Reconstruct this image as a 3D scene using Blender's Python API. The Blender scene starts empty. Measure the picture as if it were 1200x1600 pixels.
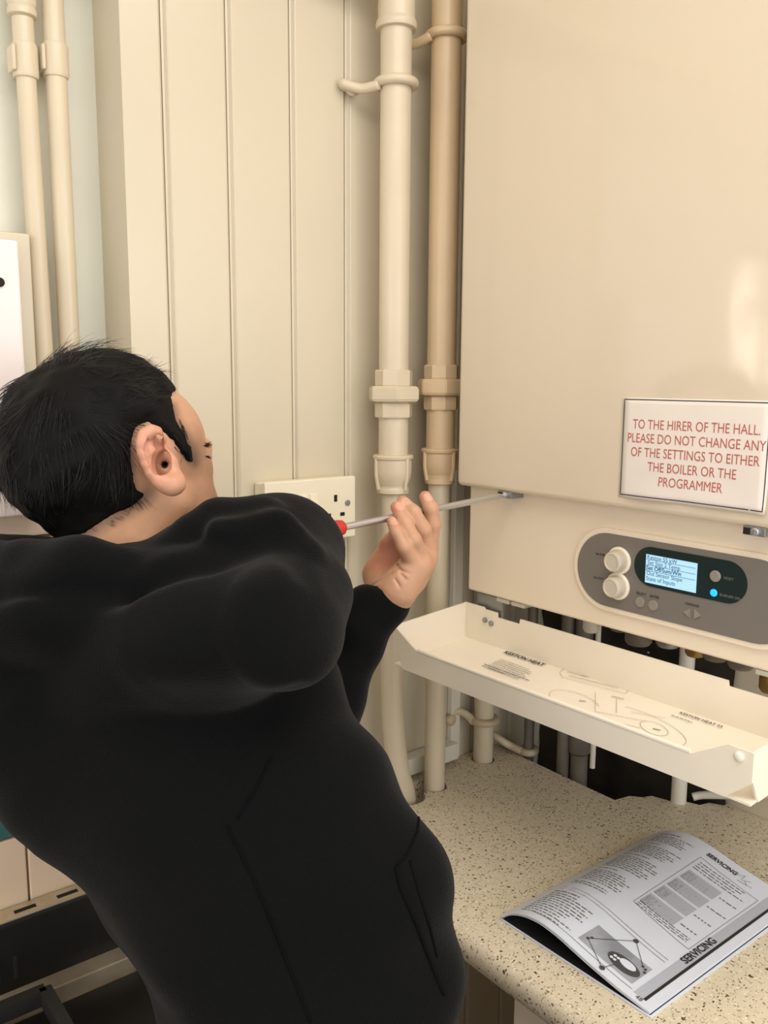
import bpy, bmesh, math, random
import numpy as np
from mathutils import Vector, Matrix, noise
from mathutils.bvhtree import BVHTree

random.seed(7)
rng = np.random.default_rng(7)
SC = bpy.context.scene
COL = SC.collection

# ------------------------------------------------------------------ camera
EYE = Vector((0.0, 0.0, 1.525))
FPX = 1350.0
R_ = Vector((0.785, -0.619, 0.006)); F_ = Vector((0.613, 0.776, -0.152))
yaw, pit, rol = 0.669, 0.1519, 0.0060
F_ = Vector((math.sin(yaw) * math.cos(pit), math.cos(yaw) * math.cos(pit), -math.sin(pit)))
r0 = Vector((math.cos(yaw), -math.sin(yaw), 0)); u0 = r0.cross(F_)
R_ = r0 * math.cos(rol) + u0 * math.sin(rol)
U_ = -r0 * math.sin(rol) + u0 * math.cos(rol)
cd = bpy.data.cameras.new('camera'); cam = bpy.data.objects.new('camera', cd); COL.objects.link(cam)
cam.matrix_world = Matrix(((R_.x, U_.x, -F_.x, EYE.x), (R_.y, U_.y, -F_.y, EYE.y), (R_.z, U_.z, -F_.z, EYE.z), (0, 0, 0, 1)))
cd.sensor_width = 36; cd.lens = 36 * FPX / 1600; cd.clip_start = 0.02
SC.camera = cam

# ------------------------------------------------------------------ light
SC.view_settings.view_transform = 'Standard'
SC.view_settings.look = 'None'
SC.view_settings.gamma = 1.0
SC.view_settings.use_curve_mapping = False
SC.view_settings.exposure = 0.0
W = bpy.data.worlds.new('world'); SC.world = W; W.use_nodes = True
W.node_tree.nodes['Background'].inputs[0].default_value = (0.98, 0.98, 1.0, 1)
W.node_tree.nodes['Background'].inputs[1].default_value = 1.10

def area(name, loc, target, sx, sy, power, col):
    l = bpy.data.lights.new(name, 'AREA'); l.shape = 'RECTANGLE'; l.size = sx; l.size_y = sy
    l.energy = power; l.color = col
    o = bpy.data.objects.new(name, l); COL.objects.link(o); o.location = loc
    o.rotation_euler = (Vector(target) - Vector(loc)).to_track_quat('-Z', 'Y').to_euler()
    return o
area('window_and_fill_light', (0.15, -2.1, 1.40), (0.55, 0.8, 1.15), 2.4, 1.9, 8, (1.0, 0.98, 0.96))
area('window_and_fill_light', (-2.3, -0.3, 1.6), (0.8, 0.5, 1.2), 1.6, 1.5, 12, (1.0, 0.98, 0.96))  # fill added at the left to light the boiler front and tray
area('window_and_fill_light', (1.10, -0.75, 1.65), (0.75, 0.5, 1.0), 0.8, 0.9, 7.5, (0.88, 0.94, 1.0))
area('overhead_fill_light', (0.25, -0.15, 2.44), (0.25, -0.05, 0.0), 1.4, 0.9, 17, (1.0, 0.97, 0.93))  # overhead fill added to brighten upward faces such as the tray floor

# ------------------------------------------------------------------ pixel -> place on a real surface
def ray(px, py):
    return R_ * ((px - 600) / FPX) + U_ * (-(py - 800) / FPX) + F_
def OX(px, py, X): d = ray(px, py); return EYE + d * (X / d.x)
def OY(px, py, Y): d = ray(px, py); return EYE + d * (Y / d.y)
def OZ(px, py, Z): d = ray(px, py); return EYE + d * ((Z - EYE.z) / d.z)
def OD(px, py, D): return EYE + ray(px, py) * D

# ------------------------------------------------------------------ materials
def lin(c):
    return tuple(((v / 255) / 12.92 if v / 255 <= .04045 else ((v / 255 + .055) / 1.055) ** 2.4) for v in c) + (1,)
def mat(name, rgb, rough=0.5, metal=0.0, spec=0.5, var=0.0, vscale=8.0, bump=0.0, bscale=60.0, coat=0.0, sheen=0.0, emit=None, emit_s=0.0, var_rgb=None, sss=0.0):
    m = bpy.data.materials.new(name); m.use_nodes = True
    nt = m.node_tree; b = nt.nodes['Principled BSDF']
    b.inputs['Base Color'].default_value = lin(rgb); b.inputs['Roughness'].default_value = rough
    b.inputs['Metallic'].default_value = metal; b.inputs['Specular IOR Level'].default_value = spec
    b.inputs['Coat Weight'].default_value = coat; b.inputs['Coat Roughness'].default_value = 0.12
    if sheen:
        b.inputs['Sheen Weight'].default_value = sheen; b.inputs['Sheen Roughness'].default_value = 0.4
    if sss:
        b.inputs['Subsurface Weight'].default_value = sss; b.inputs['Subsurface Radius'].default_value = (0.012, 0.004, 0.002)
        b.inputs['Subsurface Scale'].default_value = 0.5
    if emit:
        b.inputs['Emission Color'].default_value = lin(emit); b.inputs['Emission Strength'].default_value = emit_s
    tc = nt.nodes.new('ShaderNodeTexCoord')
    if var or var_rgb:
        n = nt.nodes.new('ShaderNodeTexNoise'); n.inputs['Scale'].default_value = vscale; n.inputs['Detail'].default_value = 5
        nt.links.new(tc.outputs['Object'], n.inputs['Vector'])
        mx = nt.nodes.new('ShaderNodeMix'); mx.data_type = 'RGBA'
        c2 = lin(var_rgb) if var_rgb else tuple(v * (1 - var) for v in lin(rgb)[:3]) + (1,)
        mx.inputs[6].default_value = lin(rgb); mx.inputs[7].default_value = c2
        rp = nt.nodes.new('ShaderNodeMapRange'); rp.inputs[1].default_value = .35; rp.inputs[2].default_value = .68
        nt.links.new(n.outputs[0], rp.inputs[0]); nt.links.new(rp.outputs[0], mx.inputs[0])
        nt.links.new(mx.outputs[2], b.inputs['Base Color'])
    if bump:
        n2 = nt.nodes.new('ShaderNodeTexNoise'); n2.inputs['Scale'].default_value = bscale; n2.inputs['Detail'].default_value = 4
        nt.links.new(tc.outputs['Object'], n2.inputs['Vector'])
        bp = nt.nodes.new('ShaderNodeBump'); bp.inputs['Strength'].default_value = bump; bp.inputs['Distance'].default_value = 0.002
        nt.links.new(n2.outputs[0], bp.inputs['Height']); nt.links.new(bp.outputs[0], b.inputs['Normal'])
    return m

CREAM = mat('cream_gloss_paint', (214, 203, 179), 0.32, var=0.05, vscale=4, bump=0.12, bscale=25)
CREAM2 = mat('cream_pipe_paint', (217, 203, 177), 0.28, var=0.06, vscale=9, bump=0.15, bscale=60)
TANPIPE = mat('yellowed_pipe_paint', (222, 196, 158), 0.32, var=0.10, vscale=9, bump=0.15, bscale=60)
PALE = mat('pale_green_paint', (226, 225, 210), 0.5, var=0.06, vscale=5, bump=0.1, bscale=30)
BOILER = mat('boiler_enamel', (221, 206, 183), 0.07, var=0.02, vscale=3)
PANELP = mat('boiler_plastic', (240, 225, 202), 0.34)
TRAYM = mat('tray_enamel', (246, 236, 218), 0.30, var=0.03, vscale=12)
GREYF = mat('grey_fascia', (122, 116, 108), 0.38)
OVALM = mat('dark_green_window', (38, 50, 48), 0.15)
KNOB = mat('knob_plastic', (205, 194, 176), 0.35)
RINGM = mat('knob_ring_plastic', (240, 230, 210), 0.35)
BTN = mat('button_plastic', (146, 138, 128), 0.4)
LCD = mat('lit_screen', (150, 190, 210), 0.3, emit=(176, 218, 240), emit_s=0.62)
LCDT = mat('screen_ink', (20, 70, 130), 0.5)
LED = mat('blue_indicator', (20, 120, 255), 0.2, emit=(30, 150, 255), emit_s=2.0)
PRINT = mat('black_print', (40, 36, 34), 0.6)
PRINTG = mat('grey_print', (120, 118, 116), 0.6)
FAINT = mat('faint_print', (176, 168, 150), 0.6)
REDP = mat('red_print', (186, 92, 84), 0.6)
PAPER = mat('notice_paper', (236, 226, 216), 0.4, var=0.03, vscale=20)
PAGE = mat('manual_page', (222, 228, 242), 0.35, var=0.02, vscale=30)
PAGEG = mat('manual_grey_tint', (182, 187, 200), 0.4)
PHOTOG = mat('manual_photo_grey', (140, 144, 154), 0.4, var_rgb=(176, 180, 190), vscale=25)
BLACKC = mat('black_cover', (22, 22, 22), 0.5)
SOCK = mat('socket_plastic', (240, 232, 208), 0.3)
DARK = mat('dark_hole', (20, 18, 15), 0.8)
BRASSD = mat('dull_brass', (150, 120, 70), 0.4, metal=0.8)
STEEL = mat('screwdriver_steel', (206, 206, 208), 0.34, metal=0.9)
ZINC = mat('zinc_bracket', (150, 152, 150), 0.4, metal=0.7)
REDH = mat('red_handle', (190, 50, 40), 0.35)
SKIN = None
STRAND = mat('black_hair_strand', (16, 15, 14), 0.38, spec=0.45)
HAIR = mat('black_hair', (12, 11, 10), 0.7, spec=0.15)
HOOD = mat('black_fleece', (9, 10, 11), 0.95, spec=0.12, bump=0.5, bscale=700, sheen=0.07)
SEAM = mat('black_seam', (9, 9, 10), 0.95, spec=0.1)
TROU = mat('dark_trousers', (34, 36, 42), 0.9, bump=0.3, bscale=500)
SHOE = mat('black_shoe_leather', (22, 20, 19), 0.5)
DARKBRICK = mat('dark_brick', (62, 54, 44), 0.9, var_rgb=(24, 21, 18), vscale=14, bump=0.8, bscale=40)
GREYP = mat('grey_pipe', (120, 112, 100), 0.5, var=0.3, vscale=20)
GRUB = mat('grubby_cream_paint', (222, 208, 180), 0.4, var_rgb=(176, 156, 124), vscale=26, bump=0.3)
TILE = mat('cream_tile', (240, 216, 188), 0.2, var=0.04, vscale=14)
TEAL = mat('teal_tile', (70, 116, 116), 0.2, var=0.15, vscale=30)
GROUT = mat('tile_grout', (176, 150, 118), 0.8)
BLACKST = mat('blackened_steel', (40, 39, 38), 0.42, metal=0.4, var=0.35, vscale=10, bump=0.15, bscale=50)
STAINL = mat('worn_stainless', (214, 200, 176), 0.3, metal=0.45, var=0.3, vscale=20)
IRON = mat('cast_iron', (46, 45, 44), 0.6, bump=0.3, bscale=200)
FLOORM = mat('beige_vinyl', (172, 152, 128), 0.5, var=0.2, vscale=10)
CEIL = mat('ceiling_paint', (236, 226, 206), 0.7)
CAB = mat('cabinet_cream', (238, 222, 204), 0.4)
PVC = mat('white_trunking', (226, 220, 206), 0.35)
GLASS = mat('bright_window_pane', (255, 250, 240), 0.2, emit=(255, 244, 226), emit_s=4.5)
STUBBLE = None

def worktop_material():
    m = bpy.data.materials.new('speckled_worktop'); m.use_nodes = True; nt = m.node_tree; b = nt.nodes['Principled BSDF']
    b.inputs['Roughness'].default_value = 0.42
    tc = nt.nodes.new('ShaderNodeTexCoord')
    cur = None
    n = nt.nodes.new('ShaderNodeTexNoise'); n.inputs['Scale'].default_value = 90; n.inputs['Detail'].default_value = 6
    nt.links.new(tc.outputs['Object'], n.inputs['Vector'])
    mx = nt.nodes.new('ShaderNodeMix'); mx.data_type = 'RGBA'
    mx.inputs[6].default_value = lin((228, 216, 192)); mx.inputs[7].default_value = lin((210, 197, 170))
    nt.links.new(n.outputs[0], mx.inputs[0]); cur = mx.outputs[2]
    for sc_, thr, colr, st in ((190, .20, (70, 60, 48), (1, 1.8, 1)), (300, .24, (140, 110, 88), (1.5, 1, 1)), (120, .17, (98, 76, 52), (1.4, 1, 1)), (170, .18, (160, 144, 118), (1, 1.4, 1)), (240, .22, (240, 230, 208), (1, 1.3, 1))):
        mp = nt.nodes.new('ShaderNodeMapping'); mp.inputs['Scale'].default_value = st
        mp.inputs['Rotation'].default_value = (0, 0, random.random() * 3)
        nt.links.new(tc.outputs['Object'], mp.inputs['Vector'])
        wn = nt.nodes.new('ShaderNodeTexNoise'); wn.inputs['Scale'].default_value = sc_ * 1.3
        nt.links.new(mp.outputs[0], wn.inputs['Vector'])
        ad = nt.nodes.new('ShaderNodeMixRGB'); ad.blend_type = 'ADD'; ad.inputs[0].default_value = 0.006
        nt.links.new(mp.outputs[0], ad.inputs[1]); nt.links.new(wn.outputs[1], ad.inputs[2])
        v = nt.nodes.new('ShaderNodeTexVoronoi'); v.inputs['Scale'].default_value = sc_
        nt.links.new(ad.outputs[0], v.inputs['Vector'])
        sp = nt.nodes.new('ShaderNodeSeparateColor'); nt.links.new(v.outputs['Color'], sp.inputs[0])
        mu = nt.nodes.new('ShaderNodeMath'); mu.operation = 'MULTIPLY'; mu.inputs[1].default_value = thr * 1.7
        nt.links.new(sp.outputs[0], mu.inputs[0])
        lt = nt.nodes.new('ShaderNodeMath'); lt.operation = 'LESS_THAN'
        nt.links.new(v.outputs['Distance'], lt.inputs[0]); nt.links.new(mu.outputs[0], lt.inputs[1])
        gt = nt.nodes.new('ShaderNodeMath'); gt.operation = 'GREATER_THAN'; gt.inputs[1].default_value = .38
        nt.links.new(sp.outputs[1], gt.inputs[0])
        an = nt.nodes.new('ShaderNodeMath'); an.operation = 'MULTIPLY'
        nt.links.new(lt.outputs[0], an.inputs[0]); nt.links.new(gt.outputs[0], an.inputs[1])
        m2 = nt.nodes.new('ShaderNodeMix'); m2.data_type = 'RGBA'; m2.inputs[7].default_value = lin(colr)
        nt.links.new(an.outputs[0], m2.inputs[0]); nt.links.new(cur, m2.inputs[6]); cur = m2.outputs[2]
    nt.links.new(cur, b.inputs['Base Color'])
    return m
WORK = worktop_material()

def skin_material():
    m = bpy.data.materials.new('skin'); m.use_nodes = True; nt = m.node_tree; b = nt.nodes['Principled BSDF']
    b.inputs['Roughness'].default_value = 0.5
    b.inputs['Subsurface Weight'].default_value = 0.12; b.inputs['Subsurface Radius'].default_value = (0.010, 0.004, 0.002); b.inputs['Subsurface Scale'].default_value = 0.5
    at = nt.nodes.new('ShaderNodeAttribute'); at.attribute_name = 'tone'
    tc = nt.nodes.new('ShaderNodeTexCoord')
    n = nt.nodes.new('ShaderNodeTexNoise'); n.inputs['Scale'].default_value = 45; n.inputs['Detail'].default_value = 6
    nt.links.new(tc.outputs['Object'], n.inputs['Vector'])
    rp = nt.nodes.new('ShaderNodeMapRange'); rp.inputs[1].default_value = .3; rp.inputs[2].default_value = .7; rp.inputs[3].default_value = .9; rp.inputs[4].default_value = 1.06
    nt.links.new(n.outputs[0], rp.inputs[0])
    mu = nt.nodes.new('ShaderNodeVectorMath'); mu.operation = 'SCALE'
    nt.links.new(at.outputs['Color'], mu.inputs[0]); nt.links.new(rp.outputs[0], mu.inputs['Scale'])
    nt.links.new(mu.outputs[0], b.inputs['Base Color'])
    n2 = nt.nodes.new('ShaderNodeTexNoise'); n2.inputs['Scale'].default_value = 420; n2.inputs['Detail'].default_value = 3
    nt.links.new(tc.outputs['Object'], n2.inputs['Vector'])
    bp = nt.nodes.new('ShaderNodeBump'); bp.inputs['Strength'].default_value = 0.18; bp.inputs['Distance'].default_value = 0.001
    nt.links.new(n2.outputs[0], bp.inputs['Height']); nt.links.new(bp.outputs[0], b.inputs['Normal'])
    return m
SKIN = skin_material()

# ------------------------------------------------------------------ builders
def finish(name, bm, m, parent=None, smooth=None, recalc=True):
    if recalc: bmesh.ops.recalc_face_normals(bm, faces=bm.faces)
    me = bpy.data.meshes.new(name); bm.to_mesh(me); bm.free()
    for q in (m if isinstance(m, (list, tuple)) else [m]): me.materials.append(q)
    if smooth is not None:
        me.shade_smooth() if smooth >= 180 else me.set_sharp_from_angle(angle=math.radians(smooth))
        for p in me.polygons: p.use_smooth = True
    o = bpy.data.objects.new(name, me); COL.objects.link(o)
    if smooth is not None and smooth < 180:
        wn = o.modifiers.new('even_shading', 'WEIGHTED_NORMAL'); wn.keep_sharp = True; wn.weight = 100
    if parent is not None:
        o.parent = parent
        o.matrix_parent_inverse = Matrix.Translation(parent.location).inverted()
    return o
def tag(o, label, cat=None, group=None):
    o['label'] = label
    if cat: o['category'] = cat
    if group: o['group'] = group
    return o
def thing(name, label, cat, loc=(0, 0, 0), group=None):
    o = bpy.data.objects.new(name, None); COL.objects.link(o); o.location = loc; o.empty_display_size = .05
    return tag(o, label, cat, group)
def struct(o): o['kind'] = 'structure'; return o

def box(bm, x0, x1, y0, y1, z0, z1, bev=0.0, seg=2):
    vs = [bm.verts.new((x, y, z)) for x in (x0, x1) for y in (y0, y1) for z in (z0, z1)]
    f = [bm.faces.new([vs[i] for i in q]) for q in ((0, 1, 3, 2), (4, 6, 7, 5), (0, 4, 5, 1), (2, 3, 7, 6), (0, 2, 6, 4), (1, 5, 7, 3))]
    bmesh.ops.recalc_face_normals(bm, faces=f)
    if bev:
        es = list({e for q in f for e in q.edges})
        bmesh.ops.bevel(bm, geom=es, offset=bev, segments=seg, affect='EDGES', profile=0.5)
    return vs
def prism(bm, pts, d):
    """closed polygon (list of Vector) extruded by vector d"""
    a = [bm.verts.new(p) for p in pts]; b = [bm.verts.new(Vector(p) + Vector(d)) for p in pts]
    n = len(a); bm.faces.new(a); bm.faces.new(b[::-1])
    for i in range(n): bm.faces.new((a[i], b[i], b[(i + 1) % n], a[(i + 1) % n]))
def lathe(bm, prof, c, axis=Vector((0, 0, 1)), seg=32, hexa=False, rot=0.0):
    """prof: (radius, distance along axis)"""
    axis = Vector(axis).normalized(); c = Vector(c)
    a = axis.orthogonal().normalized(); b = axis.cross(a)
    rings = []
    for r, t in prof:
        rings.append([bm.verts.new(c + axis * t + (a * math.cos(rot + 2 * math.pi * k / seg) + b * math.sin(rot + 2 * math.pi * k / seg)) * r) for k in range(seg)])
    for i in range(len(rings) - 1):
        for k in range(seg):
            bm.faces.new((rings[i][k], rings[i][(k + 1) % seg], rings[i + 1][(k + 1) % seg], rings[i + 1][k]))
    bm.faces.new(rings[0][::-1]); bm.faces.new(rings[-1])
def tube(bm, pts, r, seg=16, closed=False):
    pts = [Vector(p) for p in pts]; n = len(pts); rings = []
    rr = r if isinstance(r, (list, tuple)) else [r] * n
    t0 = None; nrm = None
    for i in range(n):
        if closed: t = (pts[(i + 1) % n] - pts[i - 1]).normalized()
        else: t = (pts[min(i + 1, n - 1)] - pts[max(i - 1, 0)]).normalized()
        if nrm is None: nrm = t.orthogonal().normalized()
        else:
            nrm = (nrm - t * nrm.dot(t)).normalized()
        b = t.cross(nrm)
        rings.append([bm.verts.new(pts[i] + (nrm * math.cos(2 * math.pi * k / seg) + b * math.sin(2 * math.pi * k / seg)) * rr[i]) for k in range(seg)])
    m = n if closed else n - 1
    for i in range(m):
        A, B = rings[i], rings[(i + 1) % n]
        for k in range(seg): bm.faces.new((A[k], A[(k + 1) % seg], B[(k + 1) % seg], B[k]))
    if not closed: bm.faces.new(rings[0][::-1]); bm.faces.new(rings[-1])
def smooth_path(pts, sub=8):
    pts = [Vector(p) for p in pts]; out = []
    P = [pts[0]] + pts + [pts[-1]]
    for i in range(1, len(P) - 2):
        p0, p1, p2, p3 = P[i - 1:i + 3]
        for k in range(sub):
            t = k / sub
            out.append(.5 * ((2 * p1) + (p2 - p0) * t + (2 * p0 - 5 * p1 + 4 * p2 - p3) * t * t + (3 * p1 - p0 - 3 * p2 + p3) * t ** 3))
    out.append(pts[-1]); return out
def ring(bm, c, R, r, axis=(0, 0, 1), seg=36, rs=12):
    axis = Vector(axis).normalized(); a = axis.orthogonal().normalized(); b = axis.cross(a); c = Vector(c)
    tube(bm, [c + (a * math.cos(2 * math.pi * k / seg) + b * math.sin(2 * math.pi * k / seg)) * R for k in range(seg)], r, rs, True)
def text_into(bm, body, size, fn, align='LEFT', bold=0.0, spacing=1.0, xscale=1.0):
    """flat lettering, laid on a surface by fn(x, y) -> point"""
    cu = bpy.data.curves.new('lettering', 'FONT'); cu.body = body; cu.size = size; cu.align_x = align
    cu.resolution_u = 3; cu.offset = bold; cu.space_character = spacing
    o = bpy.data.objects.new('lettering', cu); COL.objects.link(o)
    dg = bpy.context.evaluated_depsgraph_get(); me = bpy.data.meshes.new_from_object(o.evaluated_get(dg))
    vs = [bm.verts.new(fn(v.co.x * xscale, v.co.y)) for v in me.vertices]
    for p in me.polygons:
        try: bm.faces.new([vs[i] for i in p.vertices])
        except ValueError: pass
    bpy.data.objects.remove(o); bpy.data.curves.remove(cu); bpy.data.meshes.remove(me)
def on_front(X, y, z):      # plate facing -X: reading direction -Y, up +Z
    return lambda a, b: Vector((X, y - a, z + b))
def new(): return bmesh.new()
def letter(parent, m, *a, **k):
    b = bmesh.new(); text_into(b, *a, **k); return finish('lettering', b, m, parent, None, False)

# ------------------------------------------------------------------ setting
YB = 1.0        # boarded wall
YA = 1.08       # recess behind the pipes at the left
XC = 0.409      # outer corner of the boarding
XR = 1.160      # right wall
# boarded wall: profile with tongue-and-groove joints, one mesh
def board_profile():
    pts = [(XC, YB)]
    for g in (0.459, 0.543, 0.634, 0.721, 0.808, 0.896, 0.984, 1.072):
        pts += [(g - .0042, YB), (g - .0012, YB + .0025), (g - .0010, YB + .010), (g + .0004, YB + .010), (g + .0006, YB + .0035),
                (g + .0032, YB + .0028), (g + .0048, YB - .0004), (g + .0068, YB + .0012), (g + .0085, YB)]
    pts.append((XR + .1, YB)); return pts
bm = new()
prof = board_profile(); zs = [0.0, 2.5]
rows = [[bm.verts.new((x, y, z)) for x, y in prof] for z in zs]
for i in range(len(prof) - 1): bm.faces.new((rows[0][i], rows[0][i + 1], rows[1][i + 1], rows[1][i]))
c = [bm.verts.new(p) for p in ((XC, YB + .12, 0), (XC, YB + .12, 2.5), (XR + .1, YB + .12, 0), (XR + .1, YB + .12, 2.5))]
bm.faces.new((rows[0][0], rows[1][0], c[1], c[0])); bm.faces.new((c[0], c[1], c[3], c[2]))
bm.faces.new((rows[0][-1], c[2], c[3], rows[1][-1]))
struct(finish('wall_back', bm, CREAM, recalc=False))

bm = new()      # recess wall with a window opening
WX0, WX1, WZ0, WZ1 = -0.62, -0.205, 1.50, 1.83
for x0, x1, z0, z1 in ((-2.4, WX0, 0, 2.5), (WX1, XC, 0, 2.5), (WX0, WX1, 0, WZ0), (WX0, WX1, WZ1, 2.5)):
    box(bm, x0, x1, YA, YA + .10, z0, z1)
struct(finish('wall_left', bm, PALE))
bm = new()
for x0, x1, z0, z1 in ((WX0, WX1, WZ0, WZ0 + .022), (WX0, WX1, WZ1 - .022, WZ1), (WX0, WX0 + .022, WZ0, WZ1), (WX1 - .022, WX1, WZ0, WZ1), (-.40, -.385, WZ0, WZ1)):
    box(bm, x0, x1, YA + .01, YA + .05, z0, z1, .003)
w = struct(finish('window_1', bm, CREAM))
bm = new(); box(bm, WX0, WX1, YA + .03, YA + .036, WZ0, WZ1)
finish('pane', bm, GLASS, w)
nt = GLASS.node_tree; gb = nt.nodes['Principled BSDF']
gn = nt.nodes.new('ShaderNodeTexNoise'); gn.inputs['Scale'].default_value = 9; gn.inputs['Detail'].default_value = 4
gt_ = nt.nodes.new('ShaderNodeTexCoord'); nt.links.new(gt_.outputs['Object'], gn.inputs['Vector'])
gr = nt.nodes.new('ShaderNodeMapRange'); gr.inputs[1].default_value = .42; gr.inputs[2].default_value = .60; gr.inputs[3].default_value = .8; gr.inputs[4].default_value = 6.5
nt.links.new(gn.outputs[0], gr.inputs[0]); nt.links.new(gr.outputs[0], gb.inputs['Emission Strength'])

bm = new(); box(bm, XR, XR + .12, -2.2, YB + .1, 0, 2.5)
struct(finish('wall_right', bm, CREAM))
bm = new(); box(bm, -2.4, XR + .1, -2.2, YB + .1, -.05, 0)
struct(finish('floor', bm, FLOORM))
bm = new(); box(bm, -2.4, XR + .1, -2.2, YB + .1, 2.5, 2.55)
struct(finish('ceiling', bm, CEIL))

# tiled splashback of the recess: cream tiles with one teal course, one mesh
bm = new(); TW, TH = 0.1475, 0.1; top_z = 1.335
x_ref, z_ref = 0.2745, 0.962
box(bm, -1.2, XC, YA - .006, YA, 0.4, top_z)
for f in bm.faces: f.material_index = 2
zc_ = z_ref
for rowi in range(-3, 4):
    za = z_ref + rowi * TH; zb = min(za + TH, top_z)
    if za >= top_z - .005: continue
    x = x_ref - 8 * TW
    while x < XC - .004:
        k = len(bm.faces)
        x1 = min(x + TW, XC)
        nb = set(bm.faces)
        box(bm, x + .0012, x1 - .0012, YA - .016, YA - .004, za + .0012, zb - .0012, .002, 2)
        for f in set(bm.faces) - nb: f.material_index = 1 if rowi == 0 else 0
        x += TW
struct(finish('wall_left_tiles', bm, [TILE, TEAL, GROUT]))
bm = new(); box(bm, -1.2, XC, YA - .022, YA, 1.338, 1.366, .003)
struct(finish('trim_1', bm, CAB))

# narrow corner strip between the pipes and the boiler, low trunking
bm = new(); box(bm, 0.925, 0.945, YB - .012, YB - .0005, .905, 2.5, .002)
struct(finish('trim_2', bm, PVC))

# ------------------------------------------------------------------ pipes by the boarded wall
def zat(py, px, Y): return OY(px, py, Y).z
def flanged_fitting(parent, cx, cy, px, ytop, m, sc):
    """union nut and reducing socket, drawn from the picture heights (list of y) -> z"""
    z = [zat(y, px, cy) for y in ytop]
    c = (cx, cy, 0)
    bm = new()
    lathe(bm, [(.0255 * sc, z[1]), (.0265 * sc, z[1] + .002), (.0265 * sc, z[0] - .002), (.0245 * sc, z[0])], c, seg=8, rot=.3)
    lathe(bm, [(.0255 * sc, z[3]), (.0265 * sc, z[3] + .002), (.0265 * sc, z[2] - .002), (.0245 * sc, z[2])], c, seg=8, rot=.3)
    finish('union_collar', bm, m, parent, 30)
    bm = new()
    lathe(bm, [(.034 * sc, z[2]), (.0375 * sc, z[2] + .003), (.0375 * sc, z[1] - .003), (.034 * sc, z[1])], c, seg=6, rot=.25)
    bmesh.ops.bevel(bm, geom=bm.edges[:], offset=.0012, segments=2, affect='EDGES')
    finish('union_nut', bm, m, parent, 30)
    bm = new()
    rb = .0262 * sc
    lathe(bm, [(.0205 * sc, z[7]), (.0225 * sc, z[7] + .001), (.0225 * sc, z[7] + .007), (.020 * sc, z[7] + .010), (.021 * sc, z[6]), (rb * .97, z[5] - .004), (rb, z[5] + .004),
               (rb, z[4] - .007), (rb + .0022, z[4] - .005), (rb + .0026, z[4] - .002), (rb + .001, z[4]), (.021 * sc, z[4] + .0005)], c, seg=36)
    # moulded rib down the side of the socket
    d = Vector((-.35, -1, 0)).normalized()
    for dd in (Vector((.15, -1, 0)).normalized(), Vector((-1, .2, 0)).normalized()):
        p = Vector(c) + dd * rb
        tube(bm, [Vector((p.x, p.y, z[4] - .004)), Vector((p.x, p.y, z[5])), Vector((cx + dd.x * .0225 * sc, cy + dd.y * .0225 * sc, z[7] + .006))], .003, 8)
    finish('reducing_socket', bm, m, parent, 40)
def pipe_clip(parent, c, R, m, arm):
    bm = new()
    ring(bm, c, R + .0035, .0062)
    finish('clip_ring', bm, m, parent, 180)
    bm = new(); tube(bm, smooth_path(arm, 5), .0065, 12)
    # flattened end screwed to the wall
    e = Vector(arm[-1]); lathe(bm, [(.004, -.001), (.0095, 0), (.0095, .006), (.006, .008)], e, (0, -1, 0), 16)
    finish('clip_arm', bm, m, parent, 180)

P1Y = .945; p = OY(617.5, 300, P1Y); P1X = p.x
P2Y = .942; p = OY(694, 300, P2Y); P2X = p.x
z_red1 = zat(765, 617, P1Y); z_red2 = zat(752, 692, P2Y)
pipe = thing('heating_pipe', 'thick cream heating pipe with elbow at top, left of the pair beside the boiler', 'pipe', (P1X, P1Y, .9))
bm = new(); lathe(bm, [(.0208, z_red1 + .005), (.0208, zat(38, 617, P1Y))], (P1X, P1Y, 0), seg=40)
finish('upper_pipe', bm, CREAM2, pipe, 60)
bm = new()
path = [(P1X, P1Y, z_red1 + .01), (P1X, P1Y, 1.25), (P1X + .001, P1Y, 1.1), (P1X + .004, P1Y, 1.02), (P1X + .014, P1Y, .95), (P1X + .027, P1Y, .905), (P1X + .034, P1Y, .86)]
tube(bm, smooth_path(path, 6), .0163, 28)
finish('lower_pipe', bm, CREAM2, pipe, 180)
flanged_fitting(pipe, P1X, P1Y, 617, (578, 603, 628, 652, 710, 740, 757, 770), CREAM2, 1.0)
# elbow and socket at the top
bm = new(); zt = zat(40, 617, P1Y)
lathe(bm, [(.0208, zt - .006), (.0262, zt - .005), (.0275, zt), (.0262, zt + .005), (.0245, zt + .008), (.0245, zt + .05)], (P1X, P1Y, 0), seg=36)
tube(bm, smooth_path([(P1X, P1Y, zt + .045), (P1X - .004, P1Y, zt + .062), (P1X - .03, P1Y, zt + .078), (P1X - .06, P1Y, zt + .08), (P1X - .09, P1Y, zt + .08)], 6), .0245, 28)
lathe(bm, [(.026, 0), (.029, .004), (.029, .010), (.026, .014)], (P1X - .04, P1Y, zt + .078), (-1, 0, 0), 32)
finish('elbow', bm, CREAM2, pipe, 50)
bm = new(); tube(bm, [(P1X - .08, P1Y, zt + .08), (-2.3, P1Y, zt + .08)], .0208, 24)
finish('cross_pipe', bm, CREAM2, pipe, 60)
zc1 = zat(131, 617, P1Y)
pipe_clip(pipe, (P1X, P1Y, zc1), .0208, CREAM2, [(P1X - .024, P1Y + .004, zc1 - .004), (P1X - .036, P1Y + .028, zc1 - .006), (P1X - .055, YB - .010, zc1 + .001), OY(548, 140, YB - .006)])

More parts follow.
